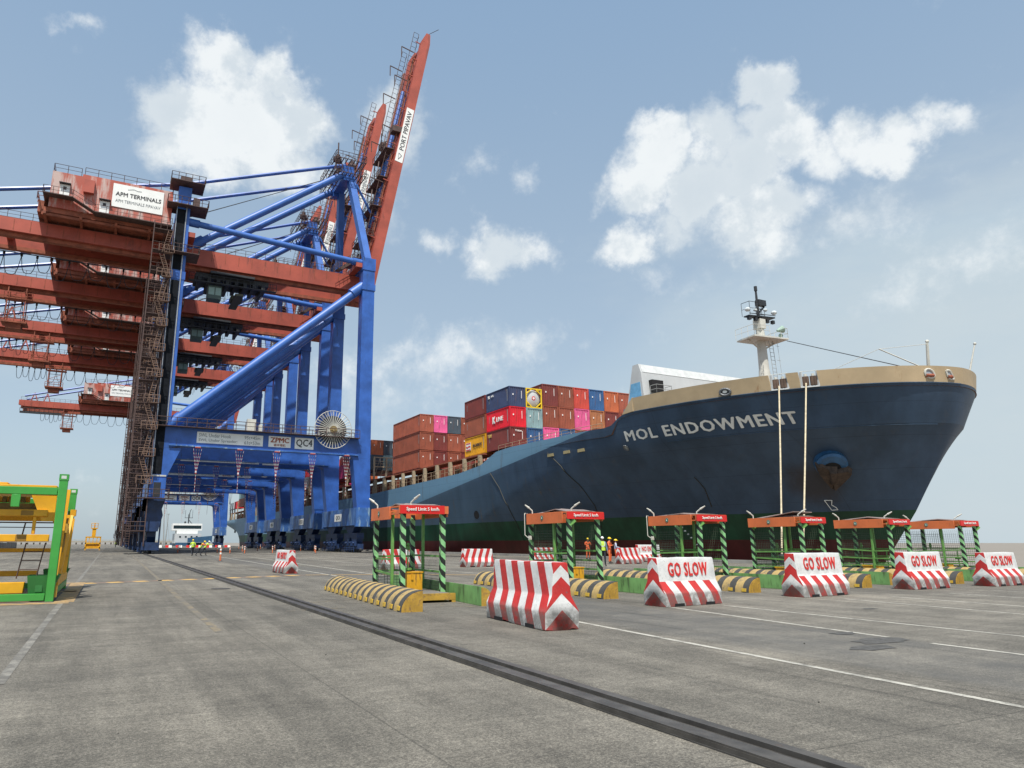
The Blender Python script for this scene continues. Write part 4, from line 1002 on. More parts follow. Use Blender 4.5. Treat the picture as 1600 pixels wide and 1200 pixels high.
    b = MB(); b.prism([(WX-5,44.6),(WX-4.2,44.6),(WX-1.0,47.2),(WX-1.9,47.2)], 'y', 2.0, 2.9); b.rail([(WX-5,1.9,44.7),(WX-1.6,1.9,47.3)],1.0,.8,.04); b.rail([(WX-5,3.0,44.7),(WX-1.6,3.0,47.3)],1.0,.8,.04)
    b.box(WX-2.2,WX-1.0,1.8,7,47.2,47.3); b.build('boom_stair', railc, t)
    # boom, raised
    F0 = Vector((WX+1.7, 0, 44.0)); F1 = Vector((40.9, 0, 97.0)); d = (F1-F0).normalized(); nrm = Vector((-d.z, 0, d.x))
    for y in GY:
        b = MB(); p = Vector((F0.x, y, F0.z)); q = Vector((F1.x, y, F1.z))
        b.bar(p-d*1.4+nrm*0, q-d*2.2, 1.15, 1.75, (1,0,0)); b.bar(q-d*2.2, q+nrm*-.15, 1.15, 1.75, (1,0,0), h2=.8, w2=1.0)
        bg_ = b.build('boom_girder', red, t)
        b = MB(); b.bar(p+nrm*1.35-d*1+Vector((0,.5 if y < 9 else -.5,0)), q+nrm*1.35-d*6+Vector((0,.5 if y < 9 else -.5,0)), .5, .3, (1,0,0)); b.build('trolley_rail', rustred, bg_)
    bt = MB(); nb = 13
    for i in range(nb+1):
        c = F0+(F1-F0)*(i/nb*.93+.02); 
        bt.bar(c+Vector((0,GY[0]+.58,0))+nrm*.3, c+Vector((0,GY[1]-.58,0))+nrm*.3, .7 if i % 3 == 0 else .35, .5, (1,0,0))
        bt.bar(c+Vector((0,GY[0]-.1,0))+nrm*.8, c+Vector((0,GY[0]-.1,0))+nrm*1.9, .14)
    bt.build('boom_tie', red, t)
    bl = MB()                                                     # ladder way and hooped rails up the far girder
    for y in (GY[0]+.2, GY[1]+.3):
        p = Vector((F0.x, y, F0.z))+nrm*1.5+d*2; q = Vector((F1.x, y, F1.z))+nrm*1.5-d*.5; n_ = 46
        for o_ in (0, 1.0): bl.tube(p+nrm*o_, q+nrm*o_, .05, 4)
        for i in range(n_+1):
            c = p.lerp(q, i/n_); bl.tube(c, c+nrm*1.0, .045, 4)
            if i % 2: bl.tube(c+Vector((0,-.5,0)), c+Vector((0,.5,0)), .04, 4)
        for i in (16, 26, 36, 42):
            c = p.lerp(q, i/n_); bl.bar(c+nrm*.2, c+nrm*2.7, .14); bl.bar(c+nrm*2.7, c+nrm*2.7-Vector((0,0,2.2)), .14); bl.box(c.x-1.0,c.x+.9,y-.8,y+.8,c.z-.6,c.z+.5) if i == 26 else None
    bl.tube(F1+Vector((0,GY[0],0)), F1+Vector((1.9,GY[0]-1.3,1.0)), .06, 4)
    bl.build('boom_ladderway', railc, t)
    fs_ = MB()                                                    # folded forestay links and the sheave platforms
    for y in (GY[0]+1.6, GY[1]-1.6):
        a_ = Vector((AP_[0]+2.2, y, AP_[1]-1.5)); k1_ = F0+d*14+nrm*2.2; k1_.y = y; k2_ = F0+d*43+nrm*1.0; k2_.y = y; k3_ = F0+d*13+nrm*1.2; k3_.y = y+.5
        fs_.tube(a_, k1_, .22, 8); fs_.tube(k3_, k2_, .30, 8)
    fs_.build('forestay_link', bluebright, t)
    sp = MB()
    for k_ in (4, 9, 15, 21, 27): 
        c = F0+d*k_+nrm*1.6; sp.box(c.x-1.3, c.x+.4, GY[0]-.2, GY[1]+.8, c.z-.12, c.z); sp.rail([(c.x-1.3,GY[1]+.8,c.z),(c.x-1.3,GY[0]-.2,c.z),(c.x+.3,GY[0]-.2,c.z)], 1.0, 1.2, .05)
        sp.bar((c.x-1.2,GY[0]+1,c.z),(c.x-.2,GY[0]+3,c.z+4.5),.16); sp.bar((c.x-.3,GY[1]-1,c.z),(c.x-1,GY[1]-3,c.z+4.5),.16)
    sp.build('sheave_platform', railc, t)
    bp = MB(); c = F0+d*30; up_ = d; 
    # sign along the near face of the boom
    r0 = F0+d*24.6; r1 = F0+d*36.2; yy = GY[0]-.58-.02
    bp.bar(Vector((r0.x,yy,r0.z)), Vector((r1.x,yy,r1.z)), .03, 1.45, (1,0,0)); pn = bp.build('sign_board', white, t)
    m_ = (r0+r1)/2+d*.9; text(boom_text, 1, letterdark, pn, (m_.x, yy-.03, m_.z), d, nrm, .01, width=8.4, height=.85)
    lm = MB(); c = r0+d*1.1; lm.bar((c.x-.3,yy-.02,c.z-.6),(c.x+.35,yy-.02,c.z+.2),.03,.1); lm.bar((c.x+.35,yy-.02,c.z+.2),(c.x-.2,yy-.02,c.z+.7),.03,.1); lm.bar((c.x-.2,yy-.02,c.z+.7),(c.x-.3,yy-.02,c.z-.6),.03,.07); lm.build('emblem', letterdark, pn)
    # machinery house
    b = MB(); b.prism([(-16.9,46.2),(-1.35,46.2),(-1.35,51.9),(-13.2,51.9),(-13.25,51.55),(-16.9,51.55)], 'y', 1.0, 11.8); hs = b.build('machinery_house', redhouse, t)
    b = MB()
    for x0, x1, z0, z1 in ((-15.8,-14.6,48.0,49.75),(-10.75,-9.5,46.4,48.4)):
        b = MB(); b.box(x0,x1,.93,.99,z0,z1); dr = b.build('door', white, hs); b = MB(); b.box(x0+.4,x0+.8,.90,.925,z1-.75,z1-.3); b.box(x0-.12,x1+.12,.4,.98,z1+.06,z1+.13); b.build('door_window', letterdark, dr)
    b = MB(); b.box(-12.9,-11.6,.3,.99,49.0,50.9); b.build('air_vent', red, hs)
    b = MB(); b.box(-9.3,-2.6,.90,.97,47.9,51.45); sg = b.build('sign_board', white, hs)
    text('APM TERMINALS', 1, letterdark, sg, (-5.9,.88,49.95), bold=.02, width=6.0, height=.62); text('APM TERMINALS PIPAVAV', 1, lettergrey, sg, (-5.9,.88,48.9), width=5.9, height=.45)
    b = MB(); b.path([(-7.4,.88,50.8),(-6.6,.88,51.0),(-6.1,.88,50.85),(-5.6,.88,50.9)], .025, 4); b.build('emblem', lettergrey, sg)
    b = MB(); b.rail([(-16.8,11.6,51.6),(-16.8,1.1,51.6),(-13.4,1.1,51.6)], 1.15, 1.7, .04); b.rail([(-13.0,1.1,51.92),(-1.4,1.1,51.92),(-1.4,11.6,51.92)], 1.1, 1.7, .04); b.build('roof_railing', railc, hs)
    b = MB(); b.box(-17.6,-14.0,-.3,12,47.55,47.68); b.box(-11.2,-1.2,-.3,12,46.0,46.14); b.bar((-14.0,.3,47.6),(-11.2,.3,46.1),1.1,.1)
    b.rail([(-17.6,12,47.6),(-17.6,-.3,47.6),(-14.0,-.3,47.6),(-11.2,-.3,46.1),(-1.2,-.3,46.1)], 1.05, 1.4, .035)
    b.build('house_walkway', railc, hs)
    b = MB(); b.box(-17.4,-1.0,1.3,11.9,45.5,46.19)
    for x in (-17.4,-13,-8.6,-4.2,-1.4): b.box(x, x+.35, 1.0, 12, 45.06, 45.49)
    for y in (1.2, 6.5, 11.6): b.box(-17.6,-1.0,y,y+.3,44.96 if y in (1.2, 6.5) else 45.0,45.3)
    b.box(-18.2,-17.5,2,12,45.6,47.3); b.rail([(-18.3,12,47.0),(-18.3,1,47.0),(-17.4,1,47.0)],1.1,1.2,.05); b.build('house_base', rustred, t)
    # landside top platforms
    b = MB()
    for z, e in ((53.1,.9),(49.4,1.6),(42.0,.9)): b = MB(); b.box(-1.6-e*.3, 1.9+e, -1.2, 2.6, z-.1, z); b.rail([(-1.6-e*.3,2.6,z),(-1.6-e*.3,-1.2,z),(1.9+e,-1.2,z),(1.9+e,2.6,z)], 1.1, 1.0, .045); b.build('leg_platform', railc, t)
    b = MB(); b.box(1.4,2.3,-.6,1.0,49.42,50.9); b.build('winch_box', railc, t); b = MB(); b.box(-.6,1.0,0,2.2,53.12,54.3); b.build('sheave_block', railc, t)
    # stair tower on the landside
    b = MB(); zs = [7.2+i*3.15 for i in range(13)]; x0, x1 = -3.5, -.95
    for i, z in enumerate(zs):
        b.box(x0, x1, -1.0, .4, z-.08, z); b.box(x0, x1, 5.8, 7.2, z-.08, z)
        b.rail([(x0,.4,z),(x0,-1,z),(x1,-1,z)], 1.1, .9, .04); b.rail([(x0,7.2,z),(x1,7.2,z)], 1.1, .9, .04); b.rail([(x0-.0,5.8,z),(x0,7.2,z)],1.1,.9,.04)
        if i < 12:
            a_, c_ = ((.4, z), (5.8, z+3.15)) if i % 2 == 0 else ((5.8, z), (.4, z+3.15)); xa, xb = (x0+.1, x0+1.15) if i % 2 == 0 else (x1-1.15, x1-.1)
            for x in (xa, xb): b.bar((x,a_[0],a_[1]),(x,c_[0],c_[1]),.07,.24); b.bar((x,a_[0],a_[1]+1.05),(x,c_[0],c_[1]+1.05),.06)
            for k_ in range(11): tt = (k_+.5)/11; y = a_[0]+(c_[0]-a_[0])*tt; z_ = z+3.15*tt; b.box(xa,xb,y-.12,y+.12,z_-.03,z_)
            for k_ in range(4): tt = (k_+.5)/4; y = a_[0]+(c_[0]-a_[0])*tt; z_ = z+3.15*tt; [b.tube((x,y,z_),(x,y,z_+1.05),.03,4) for x in (xa, xb)]
    for x in (x0, x1):
        for y in (-1, 7.2): b.bar((x,y,1.0),(x,y,46),.13)
    for k_ in range(6): z = 1.1+k_*1.0; b.ladder((x0+.6,-1.0,1.0),(x0+.6,-1.0,7.2),.5,.3,.04) if k_ == 0 else None
    b.box(x0-.3,x1,-1.0,7,2.9,3.0); b.rail([(x0-.3,7,3),(x0-.3,-1,3),(x1,-1,3)],1.1,1.0,.045)
    b.build('stair_tower', railc, t)
    b = MB()
    for k_ in range(10):
        z = 9+k_*3.6; b.ladder((-1.0-(k_ % 2)*.9,-1.1,z),(-1.3-((k_+1) % 2)*.9,-1.1,z+3.4),.55,.32,.045); b.box(-1.9,-.7,-1.6,-.9,z-.05,z); b.rail([(-2.6,-1.6,z),(-.6,-1.6,z)],1.0,.7,.04)
    b.build('caged_ladder', mat('ladder_tan', (.20,.125,.09), .7, var=.3), t)
    # portal walkway, railings, hanging markers
    for y, s_ in ((YN, -1), (YF, 1)):
        b = MB(); b.box(-3.4, WX-1, min(y+s_*.87, y+s_*1.9), max(y+s_*.87, y+s_*1.9), 16.86, 16.94)
        b.rail([(-3.4,y+s_*1.9,16.94),(WX-1.1,y+s_*1.9,16.94)], 1.15, 1.3, .045); b.rail([(1.4,y-s_*.8,16.95),(WX-1.1,y-s_*.8,16.95)], 1.15, 1.6, .04); b.build('portal_walkway', railc, t)
    b = MB(); b.box(-2.2,2.2,-1.5,-.3,7.1,7.19); b.rail([(-3.2,-1.5,7.2),(1.6,-1.5,7.2),(1.6,-.3,7.2)],1.1,1.0,.04); b.build('sill_walkway', railc, t)
    b = MB(); b.box(11.2,12.4,-.4,.6,16.96,18.7); b.box(12.9,13.3,-.4,.4,16.96,18.0); b.build('electrical_box', offwhite, t)
    b = MB(); b.tube((WX-7,.4,17),(WX-7,.4,17.6),.2,8); b.build('deck_vent', offwhite, t)
    for x in (4.8, 10.4, 15.6, 20.8, 26.0):
        b = MB(); z0 = 14.1
        b.box(x-.35,x+.35,-.75,-.25,z0,z0+.18)
        for dx_ in (-.55,-.2,.2,.55): b.tube((x+dx_,-.4,z0),(x+dx_*.12,-.4,z0-3.2),.024,4)
        b.tube((x,-.4,z0-3.1),(x,-.4,z0-6.0),.032,5); b.tube((x,-.4,z0-3.0),(x,-.4,z0-3.5),.12,6); b.build('cable_hanger', tapewr, t)
    # sign boards on the near portal beam
    b = MB(); b.box(4.6,13.6,-.05,.02,14.9,16.45); s1 = b.build('sign_board', white, t)
    text('SWL Under Hook', 1, lettergrey, s1, (7.0,-.07,16.02), width=4.3, height=.5); text('95t×45m', 1, lettergrey, s1, (12.1,-.07,16.02), width=2.2, height=.48)
    text('SWL Under Spreader:', 1, lettergrey, s1, (7.45,-.07,15.3), width=5.2, height=.5); text('61t×53m', 1, lettergrey, s1, (12.1,-.07,15.3), width=2.2, height=.48)
    b = MB(); b.box(14.4,17.6,-.05,.02,14.92,16.5); s2 = b.build('sign_board', white, t)
    text('ZPMC', 1, mat('letter_rust', (.35,.09,.04), .5), s2, (16.0,-.07,15.95), bold=.04, width=2.7, height=.75); text('振华港机', 1, MATS['letter_rust'], s2, (16.0,-.07,15.22), bold=.01, width=1.7, height=.38)
    b = MB(); b.box(18.2,21.0,-.05,.02,14.85,16.5); s3 = b.build('sign_board', white, t)
    text('QC%d' % sign_no, 1, letterdark, s3, (19.6,-.07,15.68), bold=.015, width=2.4, height=1.2)
    # cable reel
    rx, rz_, ry = 23.75, 18.0, -.55
    b = MB(); b.tube((rx,ry+.12,rz_),(rx,ry+.25,rz_),2.1,36); rl_ = b.build('cable_reel', mat('reel_dark', (.045,.05,.06), .6), t)
    b = MB()
    for k_ in range(36):
        a = 2*math.pi*k_/36; r1 = (rx+math.cos(a)*.55, ry-.12, rz_+math.sin(a)*.55); r2 = (rx+math.cos(a)*2.85, ry-.02, rz_+math.sin(a)*2.85); b.tube(r1, r2, .045, 4)
        a2 = 2*math.pi*(k_+1)/36; b.tube(r2, (rx+math.cos(a2)*2.85, ry-.02, rz_+math.sin(a2)*2.85), .045, 4)
        if k_ % 2: b.tube((rx+math.cos(a)*.55, ry+.45, rz_+math.sin(a)*.55), (rx+math.cos(a)*2.85, ry+.4, rz_+math.sin(a)*2.85), .035, 4)
    b.build('spokes', offwhite, rl_)
    b = MB(); b.tube((rx,ry-.3,rz_),(rx,ry+.3,rz_),.55,18); b.tube((rx,ry-.45,rz_),(rx,ry-.3,rz_),.28,12); b.build('hub', mat('hub_brass', (.3,.22,.1), .5, .4, var=.4), rl_)
    # trolley with cab
    b = MB(); b.box(3.0, 14.0, 5.3, 10.2, 41.1, 41.8); b.box(5, 11.6, 4.0, 11.5, 41.5, 41.84)
    for k_ in range(8): x = 3.4+k_*1.35; b.box(x, x+.5, 5.0, 10.4, 40.5-.4*(k_ % 2), 41.1)
    b.rail([(2,4.0,40.0),(15,4.0,40.0)],1.1,1.0,.05); b.box(2,15,4.0,4.7,39.9,40.0); tr = b.build('trolley', dark, t)
    b = MB(); b.box(4.9,6.9,4.8,6.8,37.7,39.8); cb = b.build('operator_cab', mat('cab_green', (.05,.08,.07), .5), tr)
    b = MB(); b.box(5.0,5.85,4.77,4.79,38.3,39.5); b.box(6.0,6.8,4.77,4.79,38.3,39.5); b.build('cab_window', mat('cab_glass', (.2,.3,.27), .1), cb)
    b = MB()
    for y in (6.5, 9.5):
        for x in (8, 11): b.tube((x,y,40.5),(x,y,39.0),.035,4)
    b.build('hoist_rope', dark, tr)
    b = MB(); b.box(8.9,10.1,4.4,11.6,38.6,38.9); b.box(8.6,10.4,6.8,9.2,38.8,39.4); b.build('spreader', mat('spreader_dark', (.05,.05,.03), .6), tr)
    # festoon cable under the back reach
    b = MB()
    for k_ in range(15):
        x = (-29,-27.7,-26.4,-25.2,-23.9,-22.8,-20.6,-18.6,-16.7,-14.4,-11.9,-9.4,-7.0,-4.6,-2.6)[k_]; w_ = (1.3,1.3,1.2,1.3,1.1,2.2,2.0,1.9,2.3,2.5,2.5,2.4,2.4,2.0,1.8)[k_]; pts = []; dep = 2.6-.5*math.sin(k_*2.1)
        for j in range(9): u = j/8; pts.append((x+w_*u, 12.0, 42.5-dep*(1-(2*u-1)**4)))
        b.path(pts, .05, 4); b.box(x-.15,x+.15,11.85,12.15,42.45,42.85)
    b.tube((-33,12.0,42.9),(WX,12.0,42.9),.08,4); b.build('festoon_cable', dark, t)
    b = MB()
    for sx in (-30.5, -27): b.bar((sx-1.0,GY[0],44.6),(sx,GY[0],47.6),.25); b.bar((sx+1.0,GY[0],44.6),(sx,GY[0],47.6),.25)
    b.build('stay_bracket', red, t)
    return t
CR = [(100.0, 'nearest blue and red ship-to-shore crane with its boom raised and the QC4 sign', 4), (124.0, 'second blue and red crane from the camera, boom raised close behind the nearest one', 5),
      (151.0, 'third blue and red crane from the camera, between the second and fourth', 6), (177.0, 'fourth blue and red crane from the camera, last of the close row', 7), (243.0, 'farthest blue and red crane, standing apart from the close row of four', 8)]
GRP = 'ship-to-shore cranes along the quay'
crane0 = crane_build(4, 'PORT PIPAVAV')
crane0['label'] = CR[0][1]; crane0['group'] = GRP
PX = 4.95
for i, (y, lb, no) in enumerate(CR[1:]):
    c = dup(crane0, loc=(PX, y, 0), label=lb)
    if i != 0: add_lift(c, (-22.5, -21.5, -22.0)[i-1], i == 3)
    else: add_lift(c, -24.0, False)
    for ch in list(c.children):
        for tx in list(ch.children):
            if tx.type != 'MESH' or not tx.data.name.startswith('lettering_'): continue
            if tx.data.name.startswith('lettering_QC'):
                xs = [v.co for v in tx.data.vertices]; w_ = max(v.length for v in xs); big = abs(tx.location.x-19.6) < .1
                n_ = text('QC%d' % no, 1, letterdark, ch, tx.location, (1,0,0) if big else (0,-1,0), (0,0,1), .015, width=2.4 if big else 2.1, height=1.2 if big else .75)
                bpy.data.objects.remove(tx)
            elif tx.data.name.startswith('lettering_PORT'):
                d_ = (Vector((40.9,0,97.0))-Vector((WX+1.7,0,44.0))).normalized()
                n_ = text('APM TERMINALS', 1, lettergrey, ch, tx.location, d_, Vector((-d_.z,0,d_.x)), .01, width=8.4, height=.85)
                bpy.data.objects.remove(tx)
crane0.location = (PX, CR[0][0], 0)

# ------------------------------------------------------------------ concrete barriers
def bevel(o, w=.02, seg=2):
    bm = bmesh.new(); bm.from_mesh(o.data)
    bmesh.ops.bevel(bm, geom=bm.edges[:], offset=w, segments=seg, profile=.6, affect='EDGES', clamp_overlap=True); bm.to_mesh(o.data); bm.free(); smooth_angle(o, 40)
def chip(o, seed, amt=.016):
    """uneven cast faces and broken lower edges"""
    rnd = random.Random(seed); bm = bmesh.new(); bm.from_mesh(o.data)
    bmesh.ops.subdivide_edges(bm, edges=[e for e in bm.edges if e.calc_length() > .3], cuts=5, use_grid_fill=True)
    bmesh.ops.triangulate(bm, faces=[f for f in bm.faces if len(f.verts) > 4])
    from mathutils import noise as mn
    for v in bm.verts:
        k = mn.noise(v.co*5+Vector((seed*3.7, 0, 0))); a = amt*(2.6 if v.co.z < .12 else 1)
        v.co += v.co.normalized()*k*a
        if v.co.z < .03: v.co.z = max(0, v.co.z+abs(mn.noise(v.co*9+Vector((seed, 5, 0))))*.045 if abs(v.co.y) > .2 else 0)
    bm.to_mesh(o.data); bm.free()
def barrier(x, y, rz, L, H, m, label, words=None, side=-1, seed=1):
    t = thing('concrete_barrier', label, 'barrier', (x, y, 0), rz, 'red and white concrete barriers')
    k = H/1.1; prof = [(-.34,.0),(.34,.0),(.335,.30*k),(.19,.56*k),(.14,H),(-.14,H),(-.19,.56*k),(-.335,.30*k)]
    b = MB(); b.prism(prof, 'x', -L/2, L/2); body = b.build('body', m, t)
    bevel(body, .022, 2); chip(body, seed)
    b = MB()
    for xx in (-L*.27, L*.27): b.box(xx-.16, xx+.16, -.352, .352, .001, .07)
    b.build('lifting_slot', black, t)
    if words:
        s_ = side; z = .56*k+(H-.56*k)*.5; yy = s_*(.165+.007)
        tl = Vector((0, -s_*(-.05), H-.56*k)).normalized() if False else Vector((0, -s_*.05, H-.56*k)).normalized()
        text(words, 1, letterred, t, (.03, yy, z), (-s_ if s_ < 0 else -1, 0, 0) if s_ > 0 else (1,0,0), tl, .036, 1.12, width=L*.70, height=(H-.56*k)*.60, extrude=.004, name='lettering')
    return t
barrier(7.17, 11.42, R(85.7), 2.38, 1.12, bar_r, 'nearest red and white striped barrier, end on beside the first booth', seed=1)
barrier(12.65, 13.17, R(5.5), 2.0, 1.10, bar_t, 'nearest GO SLOW barrier, standing before the third booth from the left', 'GO SLOW', seed=2)
barrier(18.17, 13.74, R(5), 2.2, 1.17, bar_t, 'GO SLOW barrier second from the left with a scraped left end', 'GO SLOW', seed=3)
barrier(24.0, 14.3, R(2), 2.05, 1.16, bar_t, 'GO SLOW barrier third from the left before the fifth booth', 'GO SLOW', seed=4)
barrier(28.2, 14.15, R(3), 2.1, 1.12, bar_t, 'rightmost GO SLOW barrier, cut by the edge of the photo', 'GO SLOW', seed=5)
barrier(14.55, 36.2, R(14), 2.3, 1.1, bar_l, 'striped barrier seen through the posts of the first booth', seed=6)
barrier(20.6, 38.7, R(10), 2.2, 1.08, bar_r, 'striped barrier standing free between the first and second booths', seed=7)
barrier(28.4, 43.3, R(12), 2.2, 1.1, bar_l, 'striped barrier seen through the mesh of the second booth', seed=8)
barrier(33.2, 39.6, R(8), 2.1, 1.1, bar_l, 'striped barrier right behind the person in the white helmet', seed=9)
barrier(38.4, 43.5, R(4), 2.3, 1.3, bar_t, 'NO ENTRY barrier facing the camera behind the third booth', 'NO ENTRY', seed=10)
barrier(7.95, 35.1, R(94), 2.2, 1.1, bar_t, 'NO ENTRY barrier end on with a chevron, alone left of the booths', 'NO ENTRY', side=1, seed=11)

# ------------------------------------------------------------------ check booths on their islands
mesh_m = mat('wire_mesh', (.05,.07,.045), .6)
def post(t, x, y, z0, z1, m, w=.11, name='post', lean=(0,0)):
    b = MB(); b.bar((0,0,0), (lean[0],lean[1],z1-z0), w, w, (0,1,0)); return b.build(name, m, t, loc=(x, y, z0))
BW, BD, BH = 1.12, 2.25, 2.40
def booth(i, x, y, rz, label, first=False, sheet_=0, bent=()):
    rnd = random.Random(40+i); t = thing('check_booth', label, 'booth', (x, y, 0), rz, 'check booths in a row across the lanes')
    z0 = .02
    for n, (px, py) in enumerate(((0,0),(BW,0),(0,BD),(BW,BD))):
        ln = (rnd.uniform(-.05,.05)+(.03*(i > 1)), rnd.uniform(-.04,.04)) if not first else (0,0)
        p_ = post(t, px, py, z0, 2.25, hazpost, .125, lean=ln)
        if n in bent: b = MB(); b.bar((0,0,0),(.16,-.08,.14),.11,.11); b.build('bent_bracket', postgreen, p_, loc=(0,-.02,1.98))
    for (px, py) in ((0,BD*.36),(BW,BD*.62)): post(t, px, py, z0, 2.25, postgreen, .07, 'mid_post', (0,rnd.uniform(-.1,.1) if not first else 0))
    # rails and mesh panels
    for zz in ((1.02,.62) if first else (1.12,.82,.55)):
        b = MB(); b.bar((.0,BD*.36,zz),(.0,BD,zz+rnd.uniform(-.08,.08)),.05); b.bar((.06,BD,zz+.05),(BW-.06,BD,zz+.05),.05); b.bar((BW,.06,zz+.08),(BW,BD-.06,zz+.08),.05)
        if not first: b.bar((.0,.06,zz+.02),(.0,BD*.36,zz),.05)
        b.build('side_rail', postgreen, t)
    mb = MB(); hi = 1.0 if first else 2.0; lo = .25 if first else .3; n_ = int((hi-lo)/.085)
    for k in range(n_):
        zz = lo+k*.085; mb.tube((0,BD*.36,zz),(0,BD,zz),.0055,3); mb.tube((BW,BD*.0+.05,zz),(BW,BD,zz),.0055,3); mb.tube((.0,BD,zz),(BW,BD,zz),.0055,3)
    for k in range(18): yy = BD*.36+k*(BD*.64/18); mb.tube((0,yy,lo),(0,yy,hi),.005,3)
    for k in range(26): yy = .05+k*(BD/26.5); mb.tube((BW,yy,lo),(BW,yy,hi),.005,3)
    for k in range(12): xx = k*BW/12; mb.tube((xx,BD,lo),(xx,BD,hi),.005,3)
    mb.build('wire_mesh', mesh_m, t)
    # fascia boxes, sign, roof
    b = MB(); ya = .12 if not first else .62
    b.box(-.16,-.13, ya, BD+.02, 2.05 if not first else 2.06, BH); b.box(-.13,-.02, ya+.05, BD, 2.3, 2.33)
    fa = b.build('side_fascia', orange, t); bevel(fa, .005, 1)
    b = MB(); c = (ya+BD)/2+.1; n = 14; zc = 2.24
    for r_, mi, o_ in ((.078,0,-.168),(.066,1,-.176)):
        b.add([(o_,c,zc)]+[(o_,c+r_*math.cos(2*math.pi*q/n),zc+r_*math.sin(2*math.pi*q/n)) for q in range(n)], [(0,1+q,1+(q+1) % n) for q in range(n)], mi)
    b.add([(-.18,c-.03,zc-.03),(-.18,c+.03,zc-.03),(-.18,c,zc+.045)], [(0,1,2)], 2); b.build('emblem', [mat('emblem_grey',(.3,.4,.36),.5), mat('emblem_green',(.02,.16,.09),.5), letterwhite], fa)
    b = MB(); b.box(-.15, BW+.12, -.15, -.11, 2.06, BH) if False else None
    b.box(-.15,BW+.13,-.11,-.07,2.20,BH); b.box(BW+.09,BW+.13,-.07,BD,2.12,BH); b.box(-.13,BW+.09,BD-.03,BD+.03,2.15,BH)
    b.box(-.13,-.09,-.07,BD,2.18,2.22); b.box(-.13,-.09,-.07,BD,BH-.04,BH)
    b.build('roof_frame', orange, t)
    b = MB(); b.box(-.13,BW+.0,-.15,-.12,2.19,2.41) if first else b.box(-.15,BW+.12,-.15,-.12,2.17,2.39); sg = b.build('sign_board', signred, t)
    text('Speed Limit 5 km/h', 1, letterwhite, sg, ((BW-.13)/2 if first else (BW-.03)/2, -.158, 2.30 if first else 2.28), bold=.014, width=.92, height=.115, extrude=.003)
    b = MB(); tl = (.10, .16, .02, .26, .12, .08)[sheet_ % 6]
    b.prism([(-.1,2.42),(.55,2.46+tl*.35),(1.25,2.44),(1.25,2.42),(.55,2.435+tl*.35),(-.1,2.40)] if sheet_ != 3 else [(.0,2.62),(1.5,2.40),(1.5,2.37),(.0,2.59)], 'x' if sheet_ != 9 else 'y', .05, BW+.05)
    rf = b.build('roof_sheet', roofm, t, loc=(0,.3,.0)); rf.rotation_euler = (0, 0, R(rnd.uniform(-4,4)))
    b = MB(); b.add([(.1,.25,2.43),(BW,.2,2.44),(BW,BD-.2,2.43),(.1,BD-.2,2.42),(.5,BD*.5,2.50+tl*.3)], [(0,1,4),(1,2,4),(2,3,4),(3,0,4)]); b.build('roof_ridge', roofm, t)
    # swan-neck lamps on the roof edge
    for (px, py, dx_, dy_) in ((-.02,BD-.15,-.26,.1),(.35,.35,.16,-.3)):
        b = MB(); b.tube((px,py,2.38),(px,py,2.5),.022,6); b.path([(px,py,2.5),(px+dx_*.4,py+dy_*.4,2.60)],.024,6); b.tube((px+dx_*.4,py+dy_*.4,2.60),(px+dx_*.9,py+dy_*.9,2.70),.038,8,r2=.02); b.build('roof_lamp', offwhite, t)
    # white conduit down the far-left post
    b = MB(); b.path([(-.1,BD+.05,2.42),(-.22,BD+.02,2.42),(-.24,BD,2.35),(-.24,BD,1.7),(-.16,BD-.05,1.62),(-.08,BD-.05,1.6)],.014,6); b.box(-.14,-.05,BD-.12,BD-.04,1.55,1.68); b.build('conduit', offwhite, t) if i in (1, 2) else None
    # platform
    b = MB(); b.box(-.55 if first else -.35, BW+.02, -.75 if first else -.5, BD+.2, .14, .20); b.box(-.55 if first else -.35, BW+.02, -.80 if first else -.55, -.75 if first else -.5, .06, .22)
    b.box(BW-.08,BW+.02,-.80 if first else -.55,-.6,.0,.07); b.box(-.55,-.45,-.8 if first else -.55,-.6,.0,.07); b.box(-.5,BW,BD+.1,BD+.2,.0,.14); pf_ = b.build('platform', kerbyellow, t)
    b = MB(); b.box(-.5 if first else -.3,BW-.03,-.72 if first else -.47,BD+.15,.2005,.206); b.build('platform_deck', mat('deck_plate',(.14,.13,.115),.8,var=.3), pf_)
    b = MB(); b.path([(.3,.4,.2),(.3,.42,1.0),(.32,.42,1.1)],.02,5); b.tube((.3,.42,.75),(.3,.42,.80),.12,8); b.build('stool', postgreen, t); b = MB(); b.tube((BW-.3,BD*.8,.2),(BW-.3,BD*.8,1.25),.02,5); b.tube((BW-.3,BD*.8,1.25),(BW-.3,BD*.8,1.36),.06,8); b.sphere((BW-.3,BD*.8,1.40),.05,8,5); b.build('pedestal', postgreen, t)
    return t
